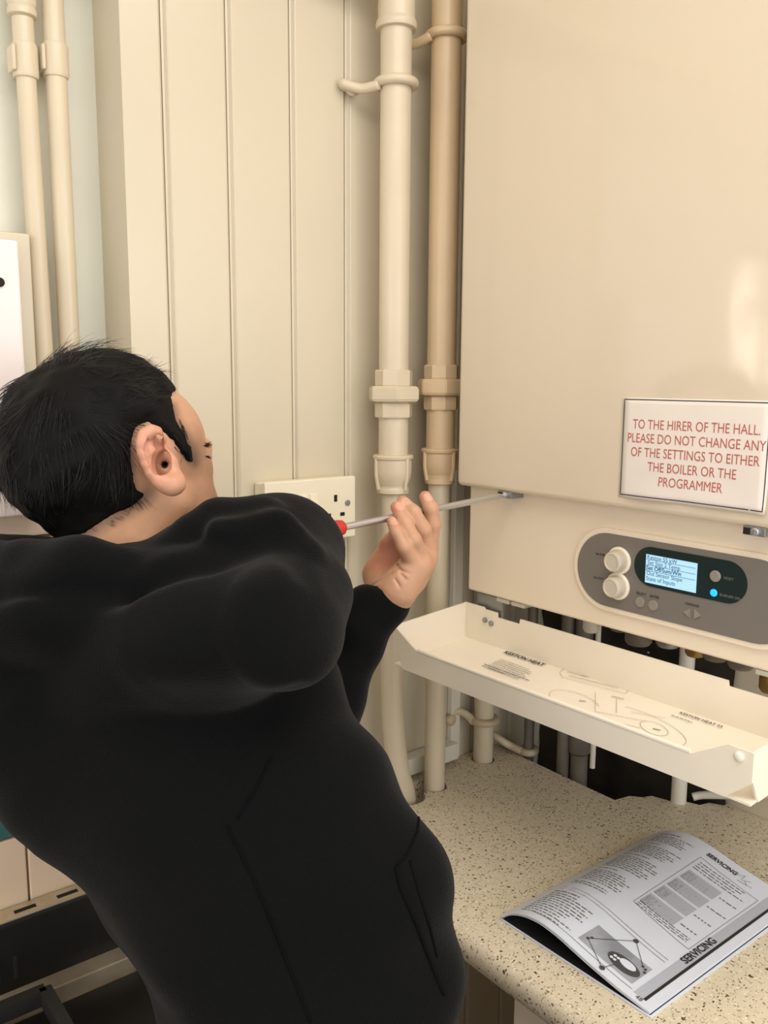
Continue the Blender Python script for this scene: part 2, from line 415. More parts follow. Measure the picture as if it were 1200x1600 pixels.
pipe = thing('heating_pipe', 'yellowed cream heating pipe nearest the boiler casing, going down through the worktop', 'pipe', (P2X, P2Y, .9))
bm = new(); lathe(bm, [(.0208, z_red2 + .005), (.0208, 2.3)], (P2X, P2Y, 0), seg=40)
finish('upper_pipe', bm, TANPIPE, pipe, 60)
bm = new(); lathe(bm, [(.0160, .80), (.0160, z_red2 + .01)], (P2X - .001, P2Y, 0), seg=32)
finish('lower_pipe', bm, CREAM2, pipe, 60)
flanged_fitting(pipe, P2X, P2Y, 692, (570, 592, 618, 640, 700, 728, 742, 755), TANPIPE, .96)
zc2 = zat(56, 694, P2Y)
pipe_clip(pipe, (P2X, P2Y, zc2), .0208, TANPIPE, [(P2X - .024, P2Y + .004, zc2 - .003), (P2X - .034, P2Y + .025, zc2 - .010), (P2X - .045, YB - .008, zc2 - .010)])

# pair of thin pipes in the recess at the left
def recess_pipe(px_top, px_bot, r, label, clip_side, zclip_py, bulge):
    a = OY(px_top, 34, 1.048); b = OY(px_bot, 506, 1.048)
    d = (b - a) / (b.z - a.z)
    top = a + d * (2.49 - a.z); bot = a + d * (1.40 - a.z)
    o = thing('water_pipe', label, 'pipe', bot, 'thin pipes in the recess')
    zc = OY(px_top, zclip_py, 1.048).z; pc = a + d * (zc - a.z)
    bm = new(); tube(bm, [bot, a + d * (zc - a.z), a + d * (zc + .02 - a.z), top], [r, r, r * bulge, r * bulge], 24)
    finish('pipe_run', bm, CREAM2, o, 60)
    bm = new()
    lathe(bm, [(r * bulge + .001, -.018), (r * bulge + .0024, -.015), (r * bulge + .0024, .015), (r * bulge + .001, .018)], pc, (0, 0, 1), 28)
    box(bm, pc.x - .006, pc.x + .006, pc.y, YA - .001, zc - .012, zc + .012, .002)
    s = clip_side
    box(bm, pc.x + s * (r + .001), pc.x + s * (r + .006), pc.y - .010, pc.y + .012, zc - .014, zc + .014, .003)
    finish('saddle_clip', bm, CREAM2, o, 40)
    if bulge > 1.05:
        zz = OY(px_top, 8, 1.048).z; pz = a + d * (zz - a.z)
        bm = new(); lathe(bm, [(r * bulge, -.014), (r * bulge + .004, -.012), (r * bulge + .004, -.006), (r * bulge + .0025, -.003), (r * bulge + .004, 0), (r * bulge + .004, .02), (r * bulge, .024)], pz, (0, 0, 1), 28)
        finish('coupling', bm, CREAM2, o, 40)
recess_pipe(35.5, 65.5, .0106, 'thin cream water pipe with coupling in the recess, leftmost pipe in the photo', -1, 95, 1.08)
recess_pipe(83.5, 107, .0118, 'slightly thicker plain cream water pipe in the recess, next to the boarded corner', -1, 95, 1.02)

# white box at the left edge
q0 = OY(0, 366, 1.0); q1 = OY(28, 366, 1.0); zb0 = OY(0, 797, 1.03).z + .01
o = thing('wall_box', 'white painted box on a cream backboard at the left edge of the photo', 'box', (q1.x - .1, YA - .02, 1.36))
bm = new(); q2 = OY(45, 366, 1.035); box(bm, q2.x - .26, q2.x, 1.030, YA - .001, 1.367, q2.z, .003); finish('backboard', bm, CREAM, o, 40)
bm = new(); box(bm, q1.x - .22, q1.x, 0.998, 1.031, 1.372, q0.z - .004, .004); finish('cover', bm, mat('white_box_paint', (240, 228, 224), .25), o, 40)
bm = new(); s = OY(-1, 441, .998); lathe(bm, [(.005, 0), (.005, .002), (.003, .003)], (s.x, .998, s.z), (0, -1, 0), 16); finish('screw', bm, DARK, o, 40)

# ------------------------------------------------------------------ double socket on the boards
SX0, SX1, SZ0, SZ1, SY = 0.568, 0.7145, 1.306, 1.392, .968
o = thing('double_socket', 'cream double wall socket with rocker switches on the boarding, behind the raised elbow', 'socket', (.64, YB, 1.35))
bm = new(); box(bm, SX0 + .002, SX1 - .002, SY + .007, YB - .0005, SZ0 + .002, SZ1 - .002, .003); finish('back_box', bm, SOCK, o, 40)
bm = new(); box(bm, SX0, SX1, SY, SY + .009, SZ0, SZ1, .0025); finish('face_plate', bm, SOCK, o, 40)
for cx in (.6255, .6405 + .0025):
    bm = new()
    prism(bm, [Vector((cx - .0062, SY + .001, 1.372)), Vector((cx - .0062, SY - .0015, 1.372)), Vector((cx - .0062, SY - .0055, 1.350)), Vector((cx - .0062, SY + .001, 1.349))], (.0124, 0, 0))
    bmesh.ops.bevel(bm, geom=bm.edges[:], offset=.0008, segments=2, affect='EDGES')
    finish('rocker_switch', bm, SOCK, o, 40)
def pin(x, z, w, h):
    bm = new(); box(bm, x - w / 2, x + w / 2, SY - .0004, SY + .003, z - h / 2, z + h / 2); finish('pin_hole', bm, DARK, o)
for gx in (.680, .602):
    pin(gx, 1.363, .0052, .0095)
    for s in (-1, 1): pin(gx + s * .0115, 1.340, .0075, .005)
for sx in (.700, .583):
    bm = new(); lathe(bm, [(.0042, 0), (.0042, .0015), (.003, .002)], (sx, SY, 1.355), (0, -1, 0), 16)
    box(bm, sx - .0035, sx + .0035, SY - .0024, SY - .0016, 1.3545, 1.3555)
    finish('screw', bm, ZINC, o, 40)

# ------------------------------------------------------------------ worktop and cabinet
XF, ZT = 0.628, 0.900
prof = [(XR - .001, ZT), (XF + .016, ZT), (XF + .007, ZT - .002), (XF + .002, ZT - .007), (XF, ZT - .015), (XF + .001, ZT - .024), (XF + .006, ZT - .033), (XF + .016, ZT - .038), (XR - .001, ZT - .038)]
bm = new(); prism(bm, [Vector((x, -1.2, z)) for x, z in prof], (0, YB - .002 + 1.2, 0))
wt = finish('worktop', bm, WORK, None, 40)
tag(wt, 'speckled beige worktop with rounded front edge, cut away around pipes under the boiler', 'worktop')
cut = new()
# ragged cut-out at the back under the boiler
pts = [(1.036, 1.05), (1.034, .742), (1.062, .737), (1.075, .722), (1.090, .716), (1.098, .690), (1.112, .683), (1.122, .655), (1.140, .650), (1.150, .632), (1.3, .632), (1.3, 1.05)]
prism(cut, [Vector((x, y, .80)) for x, y in pts], (0, 0, .2))
box(cut, P2X - .030, P2X + .0195, P2Y - .006, P2Y + .028, .80, 1.0)
lathe(cut, [(.0195, .80), (.0195, 1.0)], (P2X - .001, P2Y, 0), seg=24)
P3 = OZ(758.5, 1187, ZT); P3X, P3Y = P3.x - .002, P3.y + .004
lathe(cut, [(.0195, .80), (.0195, 1.0)], (P3X, P3Y, 0), seg=24)
lathe(cut, [(.030, .80), (.030, 1.0)], (P1X + .03, P1Y, 0), seg=24)
bmesh.ops.recalc_face_normals(cut, faces=cut.faces)
mec = bpy.data.meshes.new('cutter'); cut.to_mesh(mec); cut.free(); oc = bpy.data.objects.new('cutter', mec); COL.objects.link(oc)
md = wt.modifiers.new('cut', 'BOOLEAN'); md.operation = 'DIFFERENCE'; md.object = oc; md.solver = 'EXACT'; md.use_self = True
dg = bpy.context.evaluated_depsgraph_get(); nm = bpy.data.meshes.new_from_object(wt.evaluated_get(dg))
wt.modifiers.clear(); wt.data = nm; bpy.data.objects.remove(oc)

o = thing('base_cabinet', 'cream base cabinet under the speckled worktop', 'cabinet', (.9, .2, 0))
bm = new(); box(bm, XF + .055, XR - .004, -1.1, .60, .10, ZT - .0385, .002); finish('carcass', bm, CAB, o)
for y0, y1 in ((.10, .597), (-.40, .097), (-.90, -.403)):
    bm = new(); box(bm, XF + .034, XF + .0545, y0, y1, .12, ZT - .052, .003); d = finish('door', bm, CAB, o, 40)
    bm = new(); tube(bm, smooth_path([(XF + .034, y0 + .04, .70), (XF + .008, y0 + .04, .70), (XF + .008, y0 + .04, .58), (XF + .034, y0 + .04, .58)], 5), .005, 10); finish('handle', bm, ZINC, d, 180)
bm = new(); box(bm, XF + .09, XR - .05, -1.1, .60, .0, .0995); finish('plinth', bm, CAB, o)

# low white trunking on the boards
bm = new(); a = OY(640, 1192, YB - .014); box(bm, .66, .93, YB - .026, YB - .001, a.z - .016, a.z + .012, .003)
tag(finish('cable_trunking', bm, PVC, None, 40), 'white horizontal cable trunking on the boards just above the worktop', 'trunking')

# dark mottled brick patch on the wall, and pipework under the boiler
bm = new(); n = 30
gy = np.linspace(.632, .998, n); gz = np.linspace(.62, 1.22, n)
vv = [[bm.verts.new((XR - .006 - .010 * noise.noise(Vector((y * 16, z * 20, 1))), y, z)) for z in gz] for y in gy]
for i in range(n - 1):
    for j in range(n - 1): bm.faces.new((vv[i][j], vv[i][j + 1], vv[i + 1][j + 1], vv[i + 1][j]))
struct(finish('wall_right_brick', bm, DARKBRICK, None, 180))

o = thing('drain_pipe', 'short white pipe with a clip rising from the worktop under the tray', 'pipe', (P3X, P3Y, .9))
bm = new(); lathe(bm, [(.0163, .80), (.0163, 1.245)], (P3X, P3Y, 0), seg=32); finish('pipe_run', bm, CREAM2, o, 60)
z3 = .970
pipe_clip(o, (P3X, P3Y, z3), .0163, GRUB, [(P3X - .019, P3Y + .004, z3 - .002), (P3X - .026, P3Y + .016, z3 + .010), (P3X - .040, P3Y + .026, z3 + .016), (P3X - .052, YB - .007, z3 + .004)])
# second bracket, copper tail with clip
o = thing('gas_pipe', 'grubby clipped pipe in the dark gap behind the worktop, right of the short white pipe', 'pipe', (1.09, .93, .9))
a = OY(826, 1165, .93); PX4 = a.x
bm = new(); tube(bm, [(PX4, .93, .70), (PX4, .93, 1.245)], .0085, 16); finish('pipe_run', bm, GREYP, o, 60)
z4 = OY(826, 1172, .93).z
pipe_clip(o, (PX4, .93, z4), .0085, GRUB, [(PX4 - .012, .935, z4), (PX4 - .03, .955, z4 + .012), (PX4 - .045, .97, z4 + .026), (PX4 - .05, YB - .007, z4 + .03)])
for px, py, Y, r, m_, nm_, lb, z1 in ((905, 1180, .84, .014, GREYP, 'flow_pipe', 'grey pipe in the dark gap under the middle of the tray', .66),
                                 (880, 1170, .86, .010, GREYP, 'flow_pipe', 'darker thin grey pipe standing left of the grey pipe in the gap', .66),
                                 (926, 1190, .80, .0042, PVC, 'overflow_tube', 'thin white plastic tube hanging in the dark gap under the tray', .925)):
    a = OY(px, py, Y)
    bm = new(); lathe(bm, [(r, z1), (r, 1.245)], (a.x, Y, 0), seg=20)
    if r > .012: lathe(bm, [(r, .93), (r + .004, .935), (r + .004, .965), (r, .97)], (a.x, Y, 0), seg=20)
    tag(finish(nm_, bm, m_, None, 60), lb, 'pipe')
a = OZ(1060, 1252, .9)
bm = new(); lathe(bm, [(.0112, .80), (.0112, 1.245)], (a.x, a.y, 0), seg=24)
tag(finish('condensate_pipe', bm, PVC, None, 60), 'white waste pipe standing in the ragged worktop edge under the right of the tray', 'pipe')
bm = new()
b1 = OX(1075, 1256, 1.125); b2 = OX(1118, 1238, 1.145)
tube(bm, smooth_path([(a.x + .018, a.y - .012, .906), (1.135, .655, .912), (1.147, .60, .93), (1.150, .52, .965), (1.150, .40, 1.0)], 6), .006, 12)
tag(finish('white_cable', bm, PVC, None, 180), 'white cable trailing up the wall behind the waste pipe', 'cable')

# ------------------------------------------------------------------ boiler
XB, XP, BY0, BY1 = 0.820, 0.846, 0.349, 0.8755
ZCB, ZPB = 1.3805, 1.2275       # lower edge of the casing, of the control panel
boiler = thing('boiler', 'large cream wall boiler with control panel and open drop-down flap on the right', 'boiler', (XR - .02, .61, ZPB))
bm = new(); box(bm, XB, XR - .003, BY0, BY1, ZCB, 2.14, .007, 4)
finish('casing', bm, BOILER, boiler, 40)
bm = new(); box(bm, .878, XR - .004, BY0 + .006, BY1 - .006, 1.246, ZCB + .02); finish('chassis', bm, ZINC, boiler, 40)
bm = new(); box(bm, XP, .877, BY0, BY1, ZPB, ZCB + .012, .004, 3)
finish('control_panel', bm, PANELP, boiler, 40)
def pill(bm, X, yL, yR, z0, z1, depth, bev=0.0, seg=20):
    r = (z1 - z0) / 2; zc = (z0 + z1) / 2; pts = []
    for k in range(seg + 1):
        a = math.pi / 2 + math.pi * k / seg; pts.append((yL - r - r * math.cos(a) * -1 * -1, zc + r * math.sin(a)))
    for k in range(seg + 1):
        a = -math.pi / 2 + math.pi * k / seg; pts.append((yR + r - r * math.cos(a), zc + r * math.sin(a)))
    P = [Vector((X, y, z)) for y, z in pts]
    n0 = set(bm.edges)
    prism(bm, P, (depth, 0, 0))
    if bev:
        es = [e for e in set(bm.edges) - n0 if all(abs(v.co.x - X) < 1e-6 for v in e.verts)]
        bmesh.ops.bevel(bm, geom=es, offset=bev, segments=3, affect='EDGES')
PL, PR, PZ0, PZ1 = .6745, .398, 1.2565, 1.3455
bm = new(); pill(bm, XP - .005, PL + .0058, PR - .0058, PZ0 - .0058, PZ1 + .0058, .006, .002)
finish('fascia_surround', bm, PANELP, boiler, 40)
bm = new(); pill(bm, XP - .0062, PL, PR, PZ0, PZ1, .005, .001)
fas = finish('fascia', bm, GREYF, boiler, 40)
XFA = XP - .0062
bm = new(); pill(bm, XFA - .0008, .5915, .4525, 1.2925, 1.3385, .003, .0004)
finish('display_window', bm, OVALM, fas, 40)
bm = new(); box(bm, XFA - .0014, XFA + .001, .5105, .5755, 1.2965, 1.3295); finish('screen', bm, LCD, fas)
XS = XFA - .0016
for i, (t, b) in enumerate((('Keston 55 kW', 0), ('Set Stat 2 Temp', 0), ('Set Off/Sum/Win', .00012), ('Out Sensor Slope', 0), ('State of Inputs', 0))):
    letter(fas, LCDT, t, .0069, on_front(XS, .5740 - (.001 if i == 1 else 0), 1.3243 - i * .0062), bold=b, xscale=.94)
for z in (1.3237, 1.3176 - .0004, 1.3113 - .0008):
    bm = new(); box(bm, XS, XS + .0003, .512, .5745, z - .0002, z + .0002)
    if z < 1.311: box(bm, XS, XS + .0003, .5742, .5746, z - .0002, 1.3172)
    finish('screen_line', bm, LCDT, fas)
for kz in (1.3155, 1.2845):
    bm = new(); ring(bm, (XFA - .0012, .6125, kz), .0142, .0024, (1, 0, 0)); lathe(bm, [(.0142, 0), (.0142, .001)], (XFA, .6125, kz), (-1, 0, 0), 36); kr = finish('knob_ring', bm, RINGM, fas, 40)
    bm = new(); lathe(bm, [(.0128, 0), (.0125, .010), (.0122, .0135), (.0112, .0152), (.0095, .0158), (.0088, .0150), (.0, .0148)][:-1] + [(.002, .0149)], (XFA, .6125, kz), (-1, 0, 0), 40)
    finish('knob', bm, KNOB, fas, 35)
def button(y, z, r, m, h=.002, tri=0, name='button'):
    bm = new()
    if tri:
        pts = [(y + .0046 * tri, z), (y - .0042 * tri, z + .0056), (y - .0042 * tri, z - .0056)]
        prism(bm, [Vector((XFA - .0016, a, b)) for a, b in pts], (.003, 0, 0))
        bmesh.ops.bevel(bm, geom=bm.edges[:], offset=.0006, segments=2, affect='EDGES')
    else: lathe(bm, [(r, 0), (r, h * .7), (r * .85, h)], (XFA, y, z), (-1, 0, 0), 28)
    return finish(name, bm, m, fas, 35)
button(.4885, 1.3195, .0062, BTN, .0032)
button(.4893, 1.3010, .0040, LED, .0022, name='indicator_light')
button(.5812, 1.2715, .0060, BTN); button(.5635, 1.2715, .0060, BTN)
button(.5205, 1.2725, 0, BTN, tri=1); button(.5070, 1.2725, 0, BTN, tri=-1)
for t, y, z, s in (('SELECT', .5872, 1.2800, .0042), ('ENTER', .5687, 1.2800, .0042), ('CHANGE', .5235, 1.2808, .0042), ('Set SUM', .6475, 1.3170, .0038), ('Set STAT', .6490, 1.2875, .0038)):
    letter(fas, PRINT, t, s, on_front(XFA - .0001, y, z), bold=.00012)
for t, y, z, s in (('RESET', .4790, 1.3180, .0042), ('BURNER ON', .4825, 1.2990, .0042)):
    letter(fas, PRINTG, t, s, on_front(XFA - .0010, y, z))
# casing latches
for y in (.785, .4405):
    bm = new(); box(bm, XB + .002, XP + .002, y - .012, y + .012, ZCB - .0085, ZCB + .001, .001)
    la = finish('latch', bm, ZINC, boiler, 40)
    bm = new(); lathe(bm, [(.0042, 0), (.0042, .002), (.003, .0028)], (XB + .002, y - .002, ZCB - .0042), (-1, 0, 0), 18); box(bm, XB - .0012, XB + .001, y - .0026, y - .0014, ZCB - .0075, ZCB - .001); finish('latch_screw', bm, STEEL, la, 40)
    bm = new(); box(bm, XB + .0012, XB + .003, y + .004, y + .011, ZCB - .0075, ZCB - .001); finish('latch_slot', bm, DARK, la)
# hinge brackets, pipe tails in the gap
for y, s in ((.835, 1), (.385, -1)):
    bm = new(); box(bm, .850, .856, y - .024, y + .024, 1.185, 1.2265, .001); hb = finish('hinge_bracket', bm, ZINC, boiler, 40)
    bm = new(); lathe(bm, [(.008, -.016), (.008, .016)], (.862, y + .002, 1.2155), (0, 1, 0), 18); finish('hinge_barrel', bm, ZINC, hb, 40)
for y in (.808, .78, .43, .405):
    bm = new(); box(bm, .848, .872, y - .012, y + .012, 1.2215, 1.2272, .001); finish('panel_clip', bm, mat('clip_plastic', (190, 184, 170), .4), boiler, 40)
for y, r, m_, x, zl in ((.70, .011, PVC, .905, 1.196), (.672, .015, GREYP, .93, 1.200), (.64, .017, GREYP, .925, 1.190), (.60, .015, ZINC, .93, 1.196), (.565, .012, BRASSD, .935, 1.192), (.535, .015, GREYP, .93, 1.196), (.50, .015, GREYP, .925, 1.196), (.452, .013, BRASSD, .905, 1.186)):
    bm = new(); lathe(bm, [(r * .8, zl), (r, zl + .004), (r, zl + .016), (r * .8, zl + .020), (r * .8, 1.25)], (x, y, 0), seg=20, rot=y * 9)
    finish('pipe_tail', bm, m_, boiler, 40)
# drop-down flap
flap = None
TX, TY0, TY1 = .710, .3655, .8865
YL, YRr = .8765, .3655
T = .0022
bm = new()
# front lip with raised ears and cut lower corners
lip = [(TX, .8765, 1.1985), (TX, .8865, 1.1745), (TX, .856, 1.1425), (TX, .3905, 1.1475), (TX, .3655, 1.170), (TX, .3655, 1.1985), (TX, .3900, 1.1985), (TX, .4250, 1.1775), (TX, .830, 1.1745)]
lip = [(x, min(y, YL), z) for x, y, z in lip]
prism(bm, [Vector(p) for p in lip], (T, 0, 0))
# rounded fold along the low part of the lip
tube(bm, [Vector((TX + .002, .827, 1.1746)), Vector((TX + .002, .428, 1.1774))], .0028, 10)
# floor
fl = [(TX + T, YL - .001, 1.1450), (TX + T, YRr + .001, 1.1490), (XP - .002, YRr + .001, 1.1590), (XP - .002, YL - .001, 1.1590)]
prism(bm, [Vector(p) for p in fl], (0, 0, -T))
# back wall with notches
bk = [(YL, 1.157), (YL, 1.2100), (.838, 1.2100), (.836, 1.2075), (.812, 1.2075), (.811, 1.2010), (.770, 1.2010), (.769, 1.2080), (.468, 1.2080), (.467, 1.2020), (.415, 1.2020), (.414, 1.2080), (YRr, 1.2090), (YRr, 1.157)]
prism(bm, [Vector((XP - .004, y, z)) for y, z in bk], (T, 0, 0))
# side walls
for y in (YL - T, YRr):
    sd = [(TX + T, 1.1982), (TX + T, 1.172), (TX + .022, 1.1445), (XP - .002, 1.1580), (XP - .002, 1.2095)] if y > .6 else [(TX + T, 1.1982), (TX + T, 1.170), (TX + .014, 1.1478), (XP - .002, 1.1580), (XP - .002, 1.2095)]
    prism(bm, [Vector((x, y, z)) for x, z in sd], (0, T, 0))
bmesh.ops.recalc_face_normals(bm, faces=bm.faces)
flap = finish('flap', bm, TRAYM, boiler, 30)
for y, z in ((.8335, 1.1985), (.8215, 1.1965)):
    bm = new(); lathe(bm, [(.0036, 0), (.0036, .003), (.002, .0045)], (XP - .004, y, z - .006), (-1, 0, 0), 14); finish('rivet', bm, ZINC, flap, 40)
p = OX(1155, 1182, TX)
bm = new(); lathe(bm, [(.0050, 0), (.0048, .0014), (.003, .0026), (.001, .003)], (TX, p.y, p.z), (-1, 0, 0), 24); finish('stud', bm, TRAYM, flap, 180)
def floor_at(x): return 1.145 + (x - TX) / (XP - TX) * .0145 + .0004
def on_floor(x, y, ang=0.0):
    ca, sa = math.cos(ang), math.sin(ang)
    def f(a, b):
        xx = x + a * sa + b * ca; yy = y - a * ca + b * sa
        return Vector((xx, yy, floor_at(xx) + .0012))
    return f
def lay(px, py): q = OZ(px, py, 1.1525); return q.x, q.y
x, y = lay(786, 1027); letter(flap, PRINT, 'KESTON HEAT', .0108, on_floor(x, y), bold=.00035, xscale=.98)
bm = new()
# lines of small print
def word_line(bm, f, length, h, r, dash=True):
    a = 0
    while a < length:
        w_ = r.uniform(.35, 1.3) * h * 3.2; w_ = min(w_, length - a)
        vs = [bm.verts.new(f(a, 0)), bm.verts.new(f(a + w_, 0)), bm.verts.new(f(a + w_, h)), bm.verts.new(f(a, h))]
        bm.faces.new(vs); a += w_ + h * .7
rr = random.Random(4)
x, y = lay(783, 1035)
for i in range(7):
    ln = [.050, .060, .062, .058, .064, .062, .066][i]
    word_line(bm, on_floor(x - .0052 * i - .002, y + (.004 if i > 4 else 0)), ln, .0011, rr)
x, y = lay(756, 1040); word_line(bm, on_floor(x, y), .080, .0014, rr); word_line(bm, on_floor(x - .005, y - .012), .030, .0013, rr)
finish('small_print', bm, PRINT, flap, None, False)
x, y = lay(1060, 1123); letter(flap, PRINT, 'KESTON HEAT 55', .0066, on_floor(x, y), bold=.0001)
bm = new(); x, y = lay(1048, 1125); word_line(bm, on_floor(x, y), .026, .0012, rr)
finish('small_print', bm, PRINT, flap, None, False)
bm = new()
def pline(pts, w_=.00032, closed=False):
    P = [Vector((*lay(*q), 0)) for q in pts]
    n = len(P)
    for i in range(n if closed else n - 1):
        a, b = P[i], P[(i + 1) % n]; d = (b - a).normalized(); s = Vector((-d.y, d.x, 0)) * w_
        vs = [bm.verts.new(Vector((q.x, q.y, floor_at(q.x) + .0011))) for q in (a - s, b - s, b + s, a + s)]
        bm.faces.new(vs)
pline([(882, 1053), (980, 1079), (985, 1086), (976, 1092), (878, 1064), (874, 1058)], closed=True)
for a, b in (((886, 1058), (970, 1081)), ((888, 1063), (965, 1084))):
    pline([a, b], .0006)
pline([(898 + 40 * math.cos(t), 1098 + 13 * math.sin(t) + 12 * math.cos(t)) for t in np.linspace(2.6, 6.0, 18)])
pline([(1000 + 72 * math.cos(t), 1134 + 18 * math.sin(t) + 26 * math.cos(t)) for t in np.linspace(-1.9, 1.2, 22)])
pline([(1022 + 22 * math.cos(t), 1140 + 8 * math.sin(t) + 7 * math.cos(t)) for t in np.linspace(0, 6.28, 18)], closed=True)
pline([(930, 1088), (930, 1112)]); pline([(963, 1098), (963, 1116)]); pline([(930, 1112), (1010, 1130)]); pline([(925, 1118), (1000, 1138)]); pline([(985, 1116), (1040, 1128)])
pline([(955, 1094), (975, 1099)], .0008); pline([(1020, 1140), (1032, 1143)], .0010); pline([(905, 1096), (915, 1098)], .0010)
finish('printed_diagram', bm, FAINT, flap, None, False)

# ------------------------------------------------------------------ notice on the casing
bm = new(); n = 16
NY0, NY1, NZ0, NZ1 = .4275, .6035, 1.3945, 1.5070
def nfun(y, z):
    u = (NY1 - y) / (NY1 - NY0); v = (z - NZ0) / (NZ1 - NZ0)
    lift = .0008 + .0022 * max(0, 1 - v * 5) * abs(math.sin(u * 7)) + .0012 * (1 - v) * math.sin(u * 5) ** 2
    return Vector((XB - lift, y, z + .001 * math.sin(u * 2.5) * (1 - v) - .0045 * u * 0))
g = [[bm.verts.new(nfun(NY1 + (NY0 - NY1) * i / n, NZ0 + (NZ1 - NZ0) * j / n)) for j in range(n + 1)] for i in range(n + 1)]
for i in range(n):
    for j in range(n): bm.faces.new((g[i][j], g[i + 1][j], g[i + 1][j + 1], g[i][j + 1]))
notice = finish('notice', bm, PAPER, None, 180)
md = notice.modifiers.new('sheet', 'SOLIDIFY'); md.thickness = .0003; md.offset = 0
tag(notice, 'bordered white paper notice with red capitals stuck on the boiler casing', 'notice')
bm = new()
def nstrip(y0, z0, y1, z1, w_):
    m_ = 12
    for k in range(m_):
        a = Vector((y0 + (y1 - y0) * k / m_, z0 + (z1 - z0) * k / m_)); b = Vector((y0 + (y1 - y0) * (k + 1) / m_, z0 + (z1 - z0) * (k + 1) / m_))
        d = (b - a).normalized(); s = Vector((-d.y, d.x)) * w_
        vs = []
        for q in (a - s, b - s, b + s, a + s):
            p = nfun(q.x, q.y); vs.append(bm.verts.new(p + Vector((-.0004, 0, 0))))
        bm.faces.new(vs)
B0, B1, C0, C1 = .4305, .6008, 1.3975, 1.5050
for q in ((B1, C1, B0, C1), (B0, C1, B0, C0), (B0, C0, B1, C0), (B1, C0, B1, C1)): nstrip(*q, .00055)
finish('border', bm, PRINT, notice, None, False)
for i, t in enumerate(('TO THE HIRER OF THE HALL.', 'PLEASE DO NOT CHANGE ANY', 'OF THE SETTINGS TO EITHER', 'THE BOILER OR THE', 'PROGRAMMER')):
    zc_ = 1.4730 - .0155 * i
    def nf(a, b, zc_=zc_): return nfun(.5135 - a, zc_ + b) + Vector((-.0004, 0, 0))
    letter(notice, REDP, t, .0148, nf, 'CENTER', xscale=.775)

# ------------------------------------------------------------------ service manual on the worktop
def hprof(v):
    return float(np.interp(v, [0, .02, .06, .12, .2, .3, .42, .6, .8, 1], [.0035, .0085, .015, .0215, .0268, .0290, .0262, .0175, .0095, .0045]))
hv = [hprof(i / 100) for i in range(101)]
hs = np.convolve(np.pad(hv, 4, mode='edge'), np.ones(9) / 9, 'valid')
def page(u, v, lift=0.0):
    v = min(max(v, 0), 1); i = v * 100; k = min(int(i), 99); h = hs[k] + (hs[k + 1] - hs[k]) * (i - k)
    return Vector((.686 + .300 * u + .004 * v, .642 - .2 * v, ZT + h + lift))
manual = thing('service_manual', 'open printed manual folded back and lying curled on the worktop', 'manual', (.83, .54, ZT))
def sheet(fn, m, name, nu=12, nv=48, th=.0016):
    bm = new()
    T_ = [[bm.verts.new(fn(i / nu, j / nv)) for j in range(nv + 1)] for i in range(nu + 1)]
    Bt = [[bm.verts.new(fn(i / nu, j / nv) - Vector((0, 0, th))) for j in range(nv + 1)] for i in range(nu + 1)]
    for i in range(nu):
        for j in range(nv):
            bm.faces.new((T_[i][j], T_[i + 1][j], T_[i + 1][j + 1], T_[i][j + 1])); bm.faces.new((Bt[i][j], Bt[i][j + 1], Bt[i + 1][j + 1], Bt[i + 1][j]))
    for i in range(nu):
        for j in (0, nv): bm.faces.new((T_[i][j], T_[i + 1][j], Bt[i + 1][j], Bt[i][j]))
    for j in range(nv):
        for i in (0, nu): bm.faces.new((T_[i][j], T_[i][j + 1], Bt[i][j + 1], Bt[i][j]))
    return finish(name, bm, m, manual, 40)
sheet(lambda u, v: page(u, v), PAGE, 'top_leaf', th=.0018)
sheet(lambda u, v: page(u, v) - Vector((0, 0, .0019 + .0018 * v * (1 - v) * 3)), PAGE, 'under_leaf', th=.0007)
sheet(lambda u, v: Vector((.687 + .299 * u + .003 * v, .640 - .199 * v, ZT + .0021)), BLACKC, 'back_cover', nv=4, th=.0003)
sheet(lambda u, v: Vector((.685 + .303 * u + .003 * v, .641 - .2025 * v, ZT + .0017)), PAGE, 'lower_leaves', nv=4, th=.0013)
PE = .00025
def pquad(bm, u0, u1, v0, v1, lift=PE, n=10):
    for k in range(n):
        a = v0 + (v1 - v0) * k / n; b = v0 + (v1 - v0) * (k + 1) / n
        bm.faces.new([bm.verts.new(page(*q, lift)) for q in ((u0, a), (u1, a), (u1, b), (u0, b))])
def pstroke(bm, a, b, w_, lift=PE * 2, n=8):
    a = Vector(a); b = Vector(b)
    d = Vector(((b - a).x * .3, (b - a).y * .2)).normalized(); s = Vector((-d.y * w_ / .3, d.x * w_ / .2))
    for k in range(n):
        p = a + (b - a) * k / n; q = a + (b - a) * (k + 1) / n
        bm.faces.new([bm.verts.new(page(*t, lift)) for t in (p - s, q - s, q + s, p + s)])
bm = new()
pquad(bm, 0.03, .995, .875, .932)
finish('grey_band', bm, PAGEG, manual, None, False)
bm = new(); pquad(bm, .03, .995, .932, .948, PE * 2)
finish('black_bar', bm, PRINT, manual, None, False)
bm = new()
for u0, u1 in ((.43, .505), (.52, .595), (.61, .685), (.70, .775)): pquad(bm, u0, u1, .485, .705, PE)
finish('table_shading', bm, PAGEG, manual, None, False)
bm = new(); pquad(bm, .055, .175, .488, .838, PE); finish('photograph', bm, PHOTOG, manual, None, False)
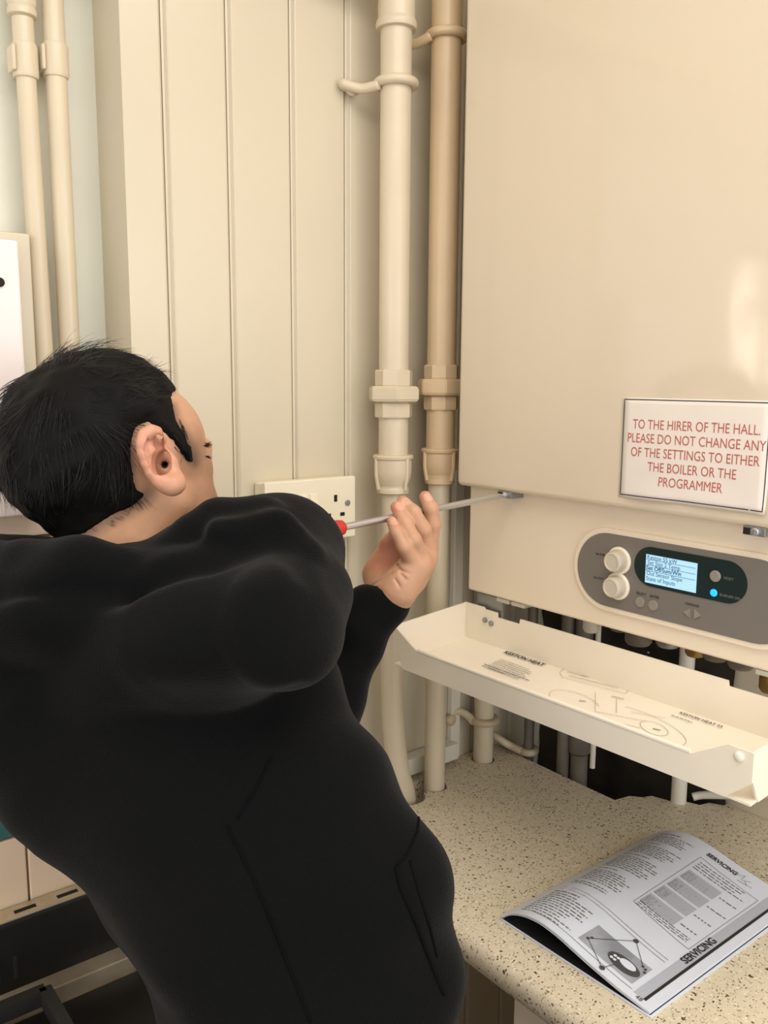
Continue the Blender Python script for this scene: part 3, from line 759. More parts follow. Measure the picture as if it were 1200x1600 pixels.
# the photographed control panel in the picture
bm = new()
def poval(cu, cv, ru, rv, lift, n=24):
    bm.faces.new([bm.verts.new(page(cu + ru * math.cos(t), cv + rv * math.sin(t), lift)) for t in np.linspace(0, 2 * math.pi, n, endpoint=False)])
poval(.103, .735, .034, .095, PE * 3)
for cu, cv in ((.085, .52), (.10, .53), (.155, .80), (.15, .82), (.135, .83)): poval(cu, cv, .006, .008, PE * 4)
for a, b in (((.085, .52), (.02, .69)), ((.085, .52), (.235, .67)), ((.235, .67), (.155, .80)), ((.02, .69), (.10, .72))): pstroke(bm, a, b, .00035, PE * 4)
for cu, cv in ((.02, .69), (.235, .67)): poval(cu, cv, .010, .015, PE * 4)
finish('photograph_detail', bm, mat('dark_photo_grey', (74, 74, 78), .5), manual, None, False)
bm = new(); poval(.112, .75, .018, .048, PE * 5)
for cu, cv in ((.09, .67), (.107, .675), (.09, .69), (.107, .695)): poval(cu, cv, .006, .009, PE * 5)
finish('photograph_highlight', bm, PAGE, manual, None, False)
# ruled lines and boxes
bm = new()
for q in (((.40, .475), (.89, .455)), ((.89, .455), (.865, .86)), ((.865, .86), (.375, .86)), ((.375, .86), (.40, .475))): pstroke(bm, *q, .0003)
finish('ruled_box', bm, PRINTG, manual, None, False)
for q in (((.285, .10), (.262, .845)), ((.265, .10), (.242, .845)), ((.035, .20), (.035, .86))):
    bm = new(); pstroke(bm, *q, .0003); finish('ruled_line', bm, PRINTG, manual, None, False)
# lines of text run across the page from the fold to the foot
bm = new(); rt = random.Random(11)
def tline(u, v0, ln, hgt=.0062):
    v = v0
    while v < v0 + ln:
        w_ = min(rt.uniform(.010, .045), v0 + ln - v)
        m_ = 3 if w_ > .02 else 1
        for k in range(m_):
            a = v + w_ * k / m_; b = v + w_ * (k + 1) / m_
            bm.faces.new([bm.verts.new(page(*q, PE)) for q in ((u, a), (u + hgt, a), (u + hgt, b), (u, b))])
        v += w_ + .008
u = .955
tline(.945, .10, .16, .008)
u = .92
blocks = [(5, .10, .30), (1, .10, .12), (6, .10, .30), (1, .1, .2), (8, .10, .31), (1, .10, .16), (7, .10, .30), (3, .10, .27)]
for n_, v0, ln in blocks:
    for k in range(n_):
        if u < .32: break
        tline(u, v0, ln * rt.uniform(.75, 1.0)); u -= .0165
    u -= .013
tline(.232, .10, .18, .008)
u = .212
for k in range(11):
    tline(u, .10, rt.uniform(.16, .34)); u -= .0175
for k in range(4): tline(.855 - .018 * k, .48, rt.uniform(.25, .34), .006)
for k in range(4):
    tline(.735 - .09 * k, .72, rt.uniform(.08, .12), .007)
for k in range(3): tline(.425 - .012 * k, .49, .33, .005)
for k in range(4):
    for j in range(6): tline(.70 - .09 * k + .011 * j, .49, rt.uniform(.05, .19), .004)
finish('text_line', bm, PRINTG, manual, None, False)
letter(manual, PRINT, 'SERVICING', .0125, lambda a, b: page(.30 + a / .3, .918 - b / .2, PE * 3), bold=.0003)
letter(manual, PRINT, 'SERVICING', .0105, lambda a, b: page(.925 + b / .3, .46 + a / .2, PE * 3), bold=.0003, xscale=.8)
letter(manual, PRINT, '48', .0075, lambda a, b: page(.012 + b / .3, .90 + a / .2, PE * 3))
bm = new()
for a, b in (((.935, .66), (.96, .70)), ((.96, .70), (.93, .70)), ((.92, .70), (.945, .75)), ((.93, .72), (.91, .75)), ((.905, .69), (.915, .78))): pstroke(bm, a, b, .0003)
finish('handwriting', bm, PRINTG, manual, None, False)

# ------------------------------------------------------------------ person (continuous surfaces grown from a distance field)
def cp(px, py, d): return np.array([(px - 600) / FPX * d, -(py - 800) / FPX * d, d])
def w2c(p):
    q = Vector(p) - EYE; return np.array([q.dot(R_), q.dot(U_), q.dot(F_)])
CM = np.array([R_, U_, F_])
def c2w(V): return V @ CM + np.array(EYE)

class Field:
    def __init__(s, lo, hi, h):
        s.lo = np.array(lo, float); s.h = h
        s.ax = [np.arange(lo[i], hi[i] + h, h) for i in range(3)]
        s.F = np.full([len(a) for a in s.ax], 1.0, np.float32)
    def block(s, lo, hi):
        sl = []
        for i in range(3):
            a = max(0, int((lo[i] - s.lo[i]) / s.h)); b = min(len(s.ax[i]), int((hi[i] - s.lo[i]) / s.h) + 2)
            if b <= a: return None
            sl.append(slice(a, b))
        g = [s.ax[i][sl[i]].reshape([-1 if j == i else 1 for j in range(3)]).astype(np.float32) for i in range(3)]
        return tuple(sl), g
    def mix(s, sl, d, k, sub=False):
        a = s.F[sl]
        if sub:
            b = -d
            if k > 0: hh = np.maximum(k - np.abs(a - b), 0) / k; s.F[sl] = np.maximum(a, b) + hh * hh * k * .25
            else: s.F[sl] = np.maximum(a, b)
        elif k > 0: hh = np.maximum(k - np.abs(a - d), 0) / k; s.F[sl] = np.minimum(a, d) - hh * hh * k * .25
        else: s.F[sl] = np.minimum(a, d)
    def cap(s, a, b, ra, rb=None, k=.01, sq=1.0, sub=False):
        """tapered capsule; sq squashes the depth axis"""
        rb = ra if rb is None else rb
        a = np.array(a, float); b = np.array(b, float)
        m = max(ra, rb) + k + 4 * s.h
        bl = s.block(np.minimum(a, b) - m, np.maximum(a, b) + m)
        if bl is None: return
        sl, (X, Y, Z) = bl
        ab = (b - a) * [1, 1, 1 / sq]; L = max((ab ** 2).sum(), 1e-12)
        x = X - a[0]; y = Y - a[1]; z = (Z - a[2]) / sq
        t = np.clip((x * ab[0] + y * ab[1] + z * ab[2]) / L, 0, 1)
        d = np.sqrt((x - t * ab[0]) ** 2 + (y - t * ab[1]) ** 2 + (z - t * ab[2]) ** 2) - (ra + (rb - ra) * t)
        if sq < 1: d = d * (sq * .5 + .5)
        s.mix(sl, d, k, sub)
    def chain(s, pts, k=.01, sq=1.0, sub=False):
        """pts: (point, radius)"""
        for (a, ra), (b, rb) in zip(pts[:-1], pts[1:]): s.cap(a, b, ra, rb, k, sq, sub)
    def ell(s, c, r, k=.01, M=None, sub=False):
        c = np.array(c, float); r = np.array(r, float); m = r.max() + k + 4 * s.h
        bl = s.block(c - m, c + m)
        if bl is None: return
        sl, (X, Y, Z) = bl; x = X - c[0]; y = Y - c[1]; z = Z - c[2]
        if M is not None:
            M = np.array(M); x, y, z = [M[i][0] * x + M[i][1] * y + M[i][2] * z for i in range(3)]
        k0 = np.sqrt((x / r[0]) ** 2 + (y / r[1]) ** 2 + (z / r[2]) ** 2) + 1e-9
        k1 = np.sqrt((x / r[0] ** 2) ** 2 + (y / r[1] ** 2) ** 2 + (z / r[2] ** 2) ** 2) + 1e-9
        s.mix(sl, k0 * (k0 - 1) / k1, k, sub)
    def mesh(s):
        F = s.F; S = F < 0
        n = F.shape; C = [slice(0, -1), slice(1, None)]
        cnt = np.zeros([v - 1 for v in n], np.int8)
        for i in (0, 1):
            for j in (0, 1):
                for k in (0, 1): cnt += S[C[i], C[j], C[k]]
        act = (cnt > 0) & (cnt < 8)
        idx = np.full(act.shape, -1, np.int64); I = np.argwhere(act); idx[act] = np.arange(len(I))
        acc = np.zeros((len(I), 3)); num = np.zeros(len(I))
        off = [(a, b, c) for a in (0, 1) for b in (0, 1) for c in (0, 1)]
        val = {o: F[I[:, 0] + o[0], I[:, 1] + o[1], I[:, 2] + o[2]].astype(float) for o in off}
        for o in off:
            for axis in range(3):
                if o[axis]: continue
                q = list(o); q[axis] = 1; q = tuple(q)
                a = val[o]; b = val[q]; x = (a < 0) != (b < 0)
                t = np.where(x, a / np.where(x, a - b, 1), 0)
                p = np.repeat(np.array([o], float), len(I), 0); p[:, axis] += t
                acc[x] += p[x]; num[x] += 1
        V = s.lo + s.h * (I + acc / num[:, None])
        Q = []
        for axis in range(3):
            e = [slice(None)] * 3; f = [slice(None)] * 3; e[axis] = slice(0, -1); f[axis] = slice(1, None)
            A = S[tuple(e)]; B = S[tuple(f)]; ch = A != B
            P = np.argwhere(ch); u, v = [i for i in range(3) if i != axis]
            ok = (P[:, u] > 0) & (P[:, v] > 0) & (P[:, u] < n[u] - 1) & (P[:, v] < n[v] - 1)
            P = P[ok]; fl = A[tuple(P.T)]
            def g(du, dv):
                q = P.copy(); q[:, u] += du; q[:, v] += dv; return idx[tuple(q.T)]
            q4 = np.stack([g(-1, -1), g(0, -1), g(0, 0), g(-1, 0)], 1)
            flip = fl if axis != 1 else ~fl
            q4[flip] = q4[flip][:, ::-1]
            Q.append(q4)
        return V, np.concatenate(Q)
def relax(V, Q, it=3, w=.5):
    E_ = np.concatenate([Q[:, [0, 1]], Q[:, [1, 2]], Q[:, [2, 3]], Q[:, [3, 0]]])
    for _ in range(it):
        a = np.zeros_like(V); c = np.zeros(len(V))
        for i, j in ((0, 1), (1, 0)):
            np.add.at(a, E_[:, i], V[E_[:, j]]); np.add.at(c, E_[:, i], 1)
        V = V * (1 - w) + w * a / np.maximum(c, 1)[:, None]
    return V
def mesh_obj(name, V, Q, m, parent=None):
    me = bpy.data.meshes.new(name); me.from_pydata(c2w(V).tolist(), [], Q.tolist()); me.update()
    bm = bmesh.new(); bm.from_mesh(me); bmesh.ops.recalc_face_normals(bm, faces=bm.faces); bm.to_mesh(me); bm.free()
    me.shade_smooth(); me.materials.append(m)
    o = bpy.data.objects.new(name, me); COL.objects.link(o)
    if parent: o.parent = parent; o.matrix_parent_inverse = Matrix.Translation(parent.location).inverted()
    return o

HIP = cp(520, 1760, .70)
hipw = c2w(HIP[None])[0]
person = thing('person', 'person in a black hooded fleece leaning back, reaching up with a screwdriver', 'person', (hipw[0] + .02, hipw[1], 0))

# shaft of the screwdriver first: the hands close on it
TIP = cp(786, 774, (F_.dot(Vector((XB - .002, .787, ZCB - .004)) - EYE)))
S0 = cp(533, 824.5, .955)
SD = (TIP - S0) / np.linalg.norm(TIP - S0)
def on_shaft(px):
    a, b = S0, TIP; lo, hi = 0., 1.
    for _ in range(40):
        m = (lo + hi) / 2; p = a + (b - a) * m
        if p[0] / p[2] * FPX + 600 < px: lo = m
        else: hi = m
    return a + (b - a) * lo

# ---- head
HEAD_F = []
def head():
    f = Field(cp(-60, 960, .80) * [1, 1, 0] + [0, 0, .66], [cp(420, 500, .80)[0], cp(420, 500, .80)[1], .99], .0019)
    f.ell(cp(186, 697, .835), (.083, .071, .076), .012)                     # cranium
    f.ell(cp(160, 667, .83), (.0725, .0555, .070), .012)
    f.ell(cp(114, 717, .82), (.0505, .0560, .062), .015)                      # back of the skull
    f.cap(cp(212, 677, .858), cp(237, 704, .870), .0345, .0380, .010)       # forehead
    f.cap(cp(264, 748, .852), cp(270, 735, .868), .0400, .0400, .010)       # cheek
    f.cap(cp(310, 697, .884), cp(317, 697, .90), .0075, .0075, .010)        # brow ridge
    f.cap(cp(316, 698, .905), cp(316, 699, .93), .0075, .0075, .010)
    f.ell(cp(294, 725, .90), (.024, .024, .03), .01)
    f.cap(cp(284, 795, .853), cp(312, 832, .89), .036, .026, .012)          # jaw to chin
    f.cap(cp(250, 775, .842), cp(284, 800, .86), .036, .034, .012)
    f.cap(cp(296, 835, .92), cp(312, 832, .89), .024, .024, .015)
    f.chain([(cp(308, 710, .925), .008), (cp(314, 734, .94), .010), (cp(316, 754, .945), .0120)], .010)   # nose
    f.cap(cp(318, 758, .93), cp(312, 758, .955), .008, .008, .01)
    f.cap(cp(320, 788, .92), cp(318, 787, .94), .008, .008, .01); f.cap(cp(320, 798, .918), cp(318, 797, .938), .009, .009, .01)  # lips
    f.ell(cp(312, 714, .897), (.0112, .0112, .0112), .003); f.ell(cp(306, 716, .945), (.0112, .0112, .0112), .003)   # eyes
    f.chain([(cp(208, 775, .838), .056), (cp(197, 860, .842), .056), (cp(180, 960, .85), .068)], .02)   # neck
    f.chain([(cp(270, 790, .81), .014), (cp(230, 850, .80), .014)], .02)    # neck tendon
    HEAD_F.append((f, f.F.copy()))
    # ear: bowl, helix, antihelix, lobe
    D = .762
    E3 = lambda x, y, d: cp(120 + (565 + (x - 565) * .92) / 4.2857, 560 + (680 + (y - 680) * .93) / 4.2857, d)
    f.chain([(E3(490, 560, .765), .0100), (E3(525, 680, .767), .0100), (E3(580, 790, .770), .0095)], .006, .55)
    f.chain([(E3(535, 590, .772), .0055), (E3(560, 530, .765), .0050), (E3(530, 480, .758), .0052), (E3(485, 470, .753), .0055), (E3(443, 497, .750), .0055), (E3(428, 555, .749), .0055),
             (E3(437, 625, .750), .0055), (E3(463, 700, .752), .0055), (E3(497, 770, .755), .0056), (E3(540, 822, .758), .0058), (E3(590, 848, .761), .0062)], .003)
    f.chain([(E3(585, 850, .762), .0075), (E3(640, 862, .764), .0085), (E3(668, 850, .767), .0080), (E3(672, 815, .770), .0070)], .006)   # lobe
    f.chain([(E3(505, 545, .760), .0042), (E3(500, 620, .757), .0048), (E3(515, 700, .757), .0048), (E3(545, 765, .760), .0046), (E3(600, 785, .764), .0048)], .004)   # antihelix
    f.chain([(E3(590, 640, .772), .006), (E3(625, 700, .771), .0062), (E3(640, 750, .772), .006)], .007)   # tragus
    f.ell(E3(572, 705, .766), (.0075, .0125, .020), .003, sub=True)          # concha and canal
    f.cap(E3(566, 692, .764), E3(584, 735, .767), .0048, .0052, .002, sub=True); f.cap(E3(572, 705, .765), E3(595, 718, .80), .0036, .0034, .002, sub=True)
    f.ell(E3(545, 545, .762), (.0040, .0110, .0085), .002, sub=True)         # fossa under the helix
    f.chain([(E3(455, 540, .748), .0022), (E3(455, 610, .748), .0022), (E3(485, 700, .750), .0022), (E3(520, 775, .753), .0018)], .002, sub=True)
    V, Q = f.mesh(); return relax(V, Q, 2), Q

# ---- left hand with five fingers around the shaft
def left_hand():
    f = Field([cp(540, 800, 1.0)[0], cp(600, 1020, 1.03)[1], .93], [cp(720, 800, 1.08)[0], cp(600, 740, 1.05)[1], 1.12], .0013)
    H3 = lambda x, y, d: cp(500 + x / 5.4545, 740 + y / 5.4545, d)
    # palm: from the heel to the four knuckles
    W_ = H3(590, 1080, 1.012)
    kn = [(H3(775, 745, 1.000), .0105), (H3(850, 735, 1.014), .0115), (H3(905, 700, 1.032), .0120), (H3(925, 640, 1.050), .0120)]
    f.cap(H3(530, 1200, 1.012), W_, .0225, .0225, .01, .85)
    for (p, r), hw in zip(kn, ((640, 1000, 1.004), (650, 980, 1.014), (640, 950, 1.028), (620, 930, 1.040))):
        f.cap(H3(*hw), p, .0195, r, .012)
    f.cap(H3(700, 960, 1.006), H3(840, 800, 1.008), .0185, .0145, .012)       # edge of the hand
    f.cap(H3(800, 900, 1.022), H3(890, 760, 1.03), .0150, .0125, .012)
    f.chain([(H3(530, 960, 1.030), .0175), (H3(510, 860, 1.044), .0185), (H3(540, 740, 1.054), .0150)], .012)   # ball of the thumb
    f.chain([(H3(545, 735, 1.055), .0128), (H3(585, 600, 1.052), .0105), (H3(690, 480, 1.042), .0095), (H3(770, 405, 1.036), .0085)], .005)   # thumb
    f.chain([(H3(570, 800, 1.046), .0150), (H3(680, 660, 1.046), .0130)], .010)   # hollow of the palm
    # fingers: (knuckle, middle joint, end joint, tip)
    K = .0035
    f.chain([(H3(780, 740, .998), .0100), (H3(715, 625, .984), .0082), (H3(650, 500, .986), .0071), (H3(612, 408, .992), .0062)], K)      # little
    f.chain([(H3(865, 725, 1.010), .0112), (H3(795, 565, .992), .0094), (H3(725, 420, 1.000), .0084), (H3(652, 285, 1.008), .0074)], K)     # ring
    f.chain([(H3(915, 690, 1.030), .0115), (H3(880, 480, 1.012), .0098), (H3(795, 330, 1.008), .0086), (H3(705, 240, 1.016), .0076)], K)     # middle
    f.chain([(H3(925, 640, 1.050), .0115), (H3(958, 430, 1.036), .0098), (H3(948, 300, 1.030), .0084), (H3(898, 200, 1.036), .0076)], K)     # index
    # creases
    for pts in ([(440, 955), (520, 905), (610, 850), (665, 790), (672, 720)], [(640, 780), (700, 830), (760, 850)], [(680, 850), (735, 905)], [(640, 900), (680, 965)], [(520, 1000), (540, 1075)]):
        P = []
        for x, y in pts:
            # find the near surface under this point
            d_ = np.arange(.94, 1.10, .001); q = np.array([H3(x, y, t) for t in d_])
            ii = ((q - f.lo) / f.h).round().astype(int); ii = np.clip(ii, 0, np.array(f.F.shape) - 1)
            v = f.F[ii[:, 0], ii[:, 1], ii[:, 2]]; hit = np.argmax(v < 0)
            if v[hit] < 0: P.append((q[hit], .0011))
        if len(P) > 1: f.chain(P, .002, sub=True)
    # nails
    V, Q = f.mesh(); return relax(V, Q, 2), Q

# ---- right fist round the handle, hidden behind the raised elbow
HB = S0 - SD * .125      # back end of the handle
def right_hand():
    c = S0 - SD * .088; h = .0024
    f = Field(c - .085, c + .085, h)
    up = np.array([0, 1, 0.]); sid = np.cross(SD, up); sid /= np.linalg.norm(sid); up = np.cross(sid, SD)
    fw = 1 if sid[2] > 0 else -1; sid = sid * fw            # away from the camera
    f.cap(c - SD * .028 - up * .004 - sid * .036, c + SD * .030 - sid * .034 + up * .004, .016, .016, .01)
    f.cap(c - SD * .02 - sid * .036 - up * .028, c - sid * .036, .022, .018, .015)
    f.cap(c - SD * .030 - sid * .052 - up * .040, c - sid * .04 - up * .01, .023, .02, .015)
    for i, r in enumerate((.0095, .0098, .0095, .0082)):
        o_ = c + SD * (.034 - .0205 * i)
        f.chain([(o_ - sid * .034 + up * .012, r * 1.1), (o_ - sid * .012 + up * .030, r), (o_ + sid * .020 + up * .022, r * .95), (o_ + sid * .024 - up * .008, r * .88)], .004)
    f.chain([(c - SD * .01 - sid * .034 - up * .022, .014), (c + SD * .03 - sid * .016 - up * .026, .0105), (c + SD * .045 + sid * .006 - up * .022, .0088)], .005)
    V, Q = f.mesh(); return relax(V, Q, 2), Q

# ---- clothing volumes
LEGS = []
FR = w2c((hipw[0] + .02, hipw[1] - .10, 0)); FL = w2c((hipw[0] + .03, hipw[1] + .10, 0))
KR = w2c((hipw[0] + .06, hipw[1] - .10, .46)); KL = w2c((hipw[0] + .07, hipw[1] + .09, .46))
HR = w2c((hipw[0], hipw[1] - .085, hipw[2] - .02)); HL = w2c((hipw[0], hipw[1] + .085, hipw[2] - .02))
SLEEVE_R = [(cp(180, 1010, .80), .098), (cp(330, 985, .735), .076), (cp(424, 976, .69), .0520)]
FORE_R = [(cp(436, 960, .70), .0490), (cp(444, 910, .75), .0525), (cp(440, 862, .82), .0580), (cp(452, 862, .865), .044)]
ARM_L = [(cp(330, 970, .93), .085), (cp(470, 1190, .92), .055), (cp(522, 1088, .965), .0355), (cp(563, 1012, .995), .0318), (cp(588, 958, 1.012), .0270)]
TORSO = [(cp(170, 1030, .83), .110), (cp(276, 1145, .815), .1570), (cp(376, 1290, .785), .1440), (cp(449, 1450, .75), .1335), (cp(468, 1610, .715), .1130), (cp(484, 1770, .70), .114)]
def hoodie():
    lo = np.array([cp(-260, 0, .80)[0], cp(0, 1830, .70)[1], .56]); hi = np.array([cp(760, 0, 1.0)[0], cp(0, 730, .80)[1], 1.09])
    f = Field(lo, hi, .0034)
    f.chain(TORSO, .004, .74)
    f.chain([(cp(460, 1302, .745), .1010), (cp(545, 1415, .73), .0860), (cp(556, 1500, .725), .0790)], .02, .8)   # belly
    f.chain([(cp(70, 1080, .80), .098), (cp(118, 1140, .80), .077)], .03)
    f.chain(SLEEVE_R, .012)
    f.chain(FORE_R, .006)
    f.chain([(cp(316, 906, .79), .0560), (cp(385, 870, .80), .056)], .012)              # gathered fleece over the upper arm
    f.chain([(cp(252, 888, .762), .0160), (cp(276, 868, .762), .0210), (cp(308, 843, .765), .0250), (cp(345, 822, .77), .028), (cp(400, 826, .77), .034)], .006)   # roll at the shoulder
    f.chain([(cp(345, 830, .735), .020), (cp(430, 830, .735), .024), (cp(480, 862, .725), .018)], .014)
    f.chain(ARM_L, .012)
    f.chain([(cp(580, 972, 1.008), .0288), (cp(590, 954, 1.013), .0290)], .004)        # cuff
    f.chain([(cp(552, 990, .99), .0285), (cp(572, 948, 1.006), .0225)], .01)
    f.cap(cp(599, 936, 1.016), cp(630, 875, 1.03), .0255, .03, .002, sub=True)
    # folded hood lying round the neck
    f.chain([(cp(-60, 900, .76), .034), (cp(40, 888, .735), .029), (cp(120, 892, .725), .0285), (cp(190, 908, .73), .027), (cp(235, 920, .75), .028)], .006)
    f.chain([(cp(-60, 960, .75), .050), (cp(80, 955, .735), .046), (cp(180, 965, .745), .040)], .015)
    f.chain([(cp(-60, 905, .76), .034), (cp(-20, 895, .84), .03), (cp(80, 895, .90), .030), (cp(200, 925, .925), .032), (cp(290, 915, .90), .03)], .006)
    # open neck
    f.ell(cp(215, 805, .838), (.066, .036, .060), .008, sub=True)
    # folds: grooves and soft rolls
    G = lambda pts, r, k=.012: f.chain([(cp(*p), r) for p in pts], k, 1, True)
    G([(465, 1085, .655), (420, 1120, .648), (385, 1190, .64), (362, 1290, .632)], .008, .02)
    G([(385, 800, .705), (440, 830, .700), (480, 880, .67)], .006, .02)
    G([(250, 905, .70), (330, 870, .70), (395, 840, .712)], .006, .02)
    G([(0, 930, .69), (110, 925, .685), (215, 935, .70)], .007, .02)
    # broad cloth undulation
    X, Y, Z = [f.ax[i].reshape([-1 if j == i else 1 for j in range(3)]) for i in range(3)]
    n_ = np.zeros(f.F.shape, np.float32); rn = np.random.default_rng(3)
    for _ in range(12):
        k = rn.normal(size=3); k = k / np.linalg.norm(k) * rn.uniform(25, 95)
        n_ += (np.sin(X * k[0] + Y * k[1] + Z * k[2] + rn.uniform(0, 6.3)) / np.linalg.norm(k)).astype(np.float32)
    f.F += n_ * .055 * 1.6
    V, Q = f.mesh(); return relax(V, Q, 3), Q
def under_body():
    pts = np.array([p for p, r in TORSO + ARM_L + FORE_R] + [FR, FL, HR, HL])
    f = Field(pts.min(0) - .15, pts.max(0) + .15, .0065)
    f.chain([(p, r * .72) for p, r in TORSO], .03, .72)
    f.chain([(p, r * .55) for p, r in SLEEVE_R], .01); f.chain([(p, r * .55) for p, r in FORE_R], .01)
    f.cap(FORE_R[-1][0], S0 - SD * .065 - [0, .02, 0], .028, .026, .02)
    f.chain([(p, r * .66) for p, r in ARM_L], .004)
    f.cap(ARM_L[-1][0], cp(607, 940, 1.014), .0180, .0205, .004)
    f.cap(cp(195, 850, .842), cp(190, 1000, .84), .052, .06, .03)
    for H, K_, A in ((HR, KR, FR), (HL, KL, FL)):
        A2 = A + (w2c((0, 0, .09)) - w2c((0, 0, 0)))
        f.chain([(H, .075), (K_, .050), (A2, .034)], .02)
        toe = A2 + (w2c((.14, -.03, -.055)) - w2c((0, 0, 0)))
        f.cap(A2, toe, .036, .03, .02)
    V, Q = f.mesh(); return relax(V, Q, 3), Q
def trousers():
    pts = np.array([FR, FL, HR, HL, HIP]); f = Field(pts.min(0) - .18, pts.max(0) + .18, .0065)
    f.chain([(cp(505, 1690, .71), .102), (HIP, .112)], .03, .8)
    for H, K_, A in ((HR, KR, FR), (HL, KL, FL)):
        A2 = A + (w2c((0, 0, .055)) - w2c((0, 0, 0)))
        f.chain([(H, .100), (K_, .070), (A2, .058)], .03)
    V, Q = f.mesh(); return relax(V, Q, 3), Q
def shoe(A):
    d = lambda v: A + (w2c(v) - w2c((0, 0, 0)))
    f = Field(d((0, 0, 0)) - .30, d((0, 0, 0)) + .30, .005)
    f.chain([(d((-.03, .006, .045)), .045), (d((.08, -.016, .040)), .044), (d((.17, -.036, .032)), .034)], .02)
    f.cap(d((0, 0, .05)), d((.005, 0, .11)), .046, .042, .03)
    V, Q = f.mesh(); Wd = c2w(relax(V, Q, 2)); Wd[:, 2] = np.maximum(Wd[:, 2], .0015); return Wd, Q

# assemble the one continuous body mesh
parts = [head(), left_hand(), right_hand(), under_body()]
Vb = np.concatenate([p[0] for p in parts]); offs = np.cumsum([0] + [len(p[0]) for p in parts])
Qb = np.concatenate([p[1] + offs[i] for i, p in enumerate(parts)])
body = mesh_obj('body', Vb, Qb, SKIN, person)
# natural skin tones: ruddier ear, palm and knuckles, stubble on the jaw, pale nails
tone = np.tile(np.array(lin((198, 152, 122))[:3]), (len(Vb), 1))
px = Vb[:, 0] / Vb[:, 2] * FPX + 600; py = 800 - Vb[:, 1] / Vb[:, 2] * FPX
def blend(w_, rgb):
    global tone
    w_ = np.clip(w_, 0, 1)[:, None]; tone = tone * (1 - w_) + np.array(lin(rgb)[:3]) * w_
def near(p, r): return np.clip(1 - np.linalg.norm(Vb - p, axis=1) / r, 0, 1)
ih = np.arange(len(Vb)); isH = ih < offs[1]; isL = (ih >= offs[1]) & (ih < offs[2])
blend(isH * near(cp(236, 715, .755), .045) * 1.4, (202, 144, 120))
blend(isH * near(cp(225, 800, .79), .07) * 1.0, (196, 146, 108))
blend(isH * near(cp(325, 785, .86), .060) * 1.4, (158, 114, 90))
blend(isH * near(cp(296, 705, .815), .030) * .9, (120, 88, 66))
for p in ((600, 880, 1.03), (595, 860, 1.04)): blend(isL * near(cp(*p), .035) * 1.1, (184, 118, 96))
H3 = lambda x, y, d: cp(500 + x / 5.4545, 740 + y / 5.4545, d)
for x, y, d in ((600, 385, .99), (650, 270, 1.0), (700, 225, 1.015), (885, 190, 1.036)): blend(isL * near(H3(x, y, d), .012) * 1.3, (200, 132, 110))
for x, y, d in ((628, 402, .9855), (684, 275, 1.001), (735, 240, 1.008), (922, 198, 1.028)): blend(isL * (np.linalg.norm(Vb - H3(x, y, d), axis=1) < .0058) * .8, (216, 168, 144))
def line_d(pts):
    d_ = np.full(len(Vb), 1e9)
    for (x0, y0), (x1, y1) in zip(pts[:-1], pts[1:]):
        t = np.clip(((px - x0) * (x1 - x0) + (py - y0) * (y1 - y0)) / ((x1 - x0) ** 2 + (y1 - y0) ** 2), 0, 1)
        d_ = np.minimum(d_, np.hypot(px - x0 - t * (x1 - x0), py - y0 - t * (y1 - y0)))
    return d_
nearside = Vb[:, 2] < .86
blend(isH * nearside * np.clip(1 - line_d([(115, 842), (170, 809), (205, 791), (228, 774)]) / 22, 0, 1) * .75, (92, 70, 54))  # stubble and the hair's shadow along the hairline, blended into the skin tone
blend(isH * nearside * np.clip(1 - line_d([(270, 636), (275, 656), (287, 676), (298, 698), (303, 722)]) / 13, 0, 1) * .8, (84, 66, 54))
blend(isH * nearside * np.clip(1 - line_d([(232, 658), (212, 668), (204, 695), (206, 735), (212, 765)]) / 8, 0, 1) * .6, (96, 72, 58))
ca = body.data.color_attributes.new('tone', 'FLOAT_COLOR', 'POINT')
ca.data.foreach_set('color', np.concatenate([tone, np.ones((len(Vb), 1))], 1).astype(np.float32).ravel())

Vh, Qh = hoodie()
hood = mesh_obj('hoodie', Vh, Qh, HOOD, person); hood['label'] = 'black fleece hoodie'
Vt, Qt = trousers(); mesh_obj('trousers', Vt, Qt, TROU, person)
for A in (FR, FL):
    Wd, Qs = shoe(A); me = bpy.data.meshes.new('shoe'); me.from_pydata(Wd.tolist(), [], Qs.tolist()); me.materials.append(SHOE); me.shade_smooth()
    bm = bmesh.new(); bm.from_mesh(me); bmesh.ops.recalc_face_normals(bm, faces=bm.faces); bm.to_mesh(me); bm.free()
    o = bpy.data.objects.new('shoe', me); COL.objects.link(o); o.parent = person; o.matrix_parent_inverse = Matrix.Translation(person.location).inverted()

# seams and pocket edge stitched on the hoodie
bv = BVHTree.FromPolygons(c2w(Vh).tolist(), Qh.tolist())
def on_hood(px_, py_, lift=0.0):
    d = ray(px_, py_).normalized(); hit = bv.ray_cast(EYE, d)
    return hit[0] - d * lift if hit[0] else None
def seam(pts, r=.0013, lift=0.0):
    P = []
    for i in range(len(pts) - 1):
        for k in range(10):
            t = k / 10; q = on_hood(pts[i][0] + (pts[i + 1][0] - pts[i][0]) * t, pts[i][1] + (pts[i + 1][1] - pts[i][1]) * t, lift)
            if q: P.append(q)
    if len(P) < 3: return
    bm = new(); tube(bm, P, r, 6); finish('seam', bm, SEAM, hood, 180)
seam([(355, 1290), (400, 1380), (440, 1480), (490, 1610)])
seam([(424, 1184), (400, 1232), (368, 1284)])
seam([(648, 1240), (655, 1268), (652, 1300), (638, 1332), (619, 1354)])
seam([(619, 1354), (626, 1385), (650, 1440), (672, 1500), (696, 1560)], .0022)
seam([(641, 1345), (655, 1395), (672, 1450), (684, 1500)])

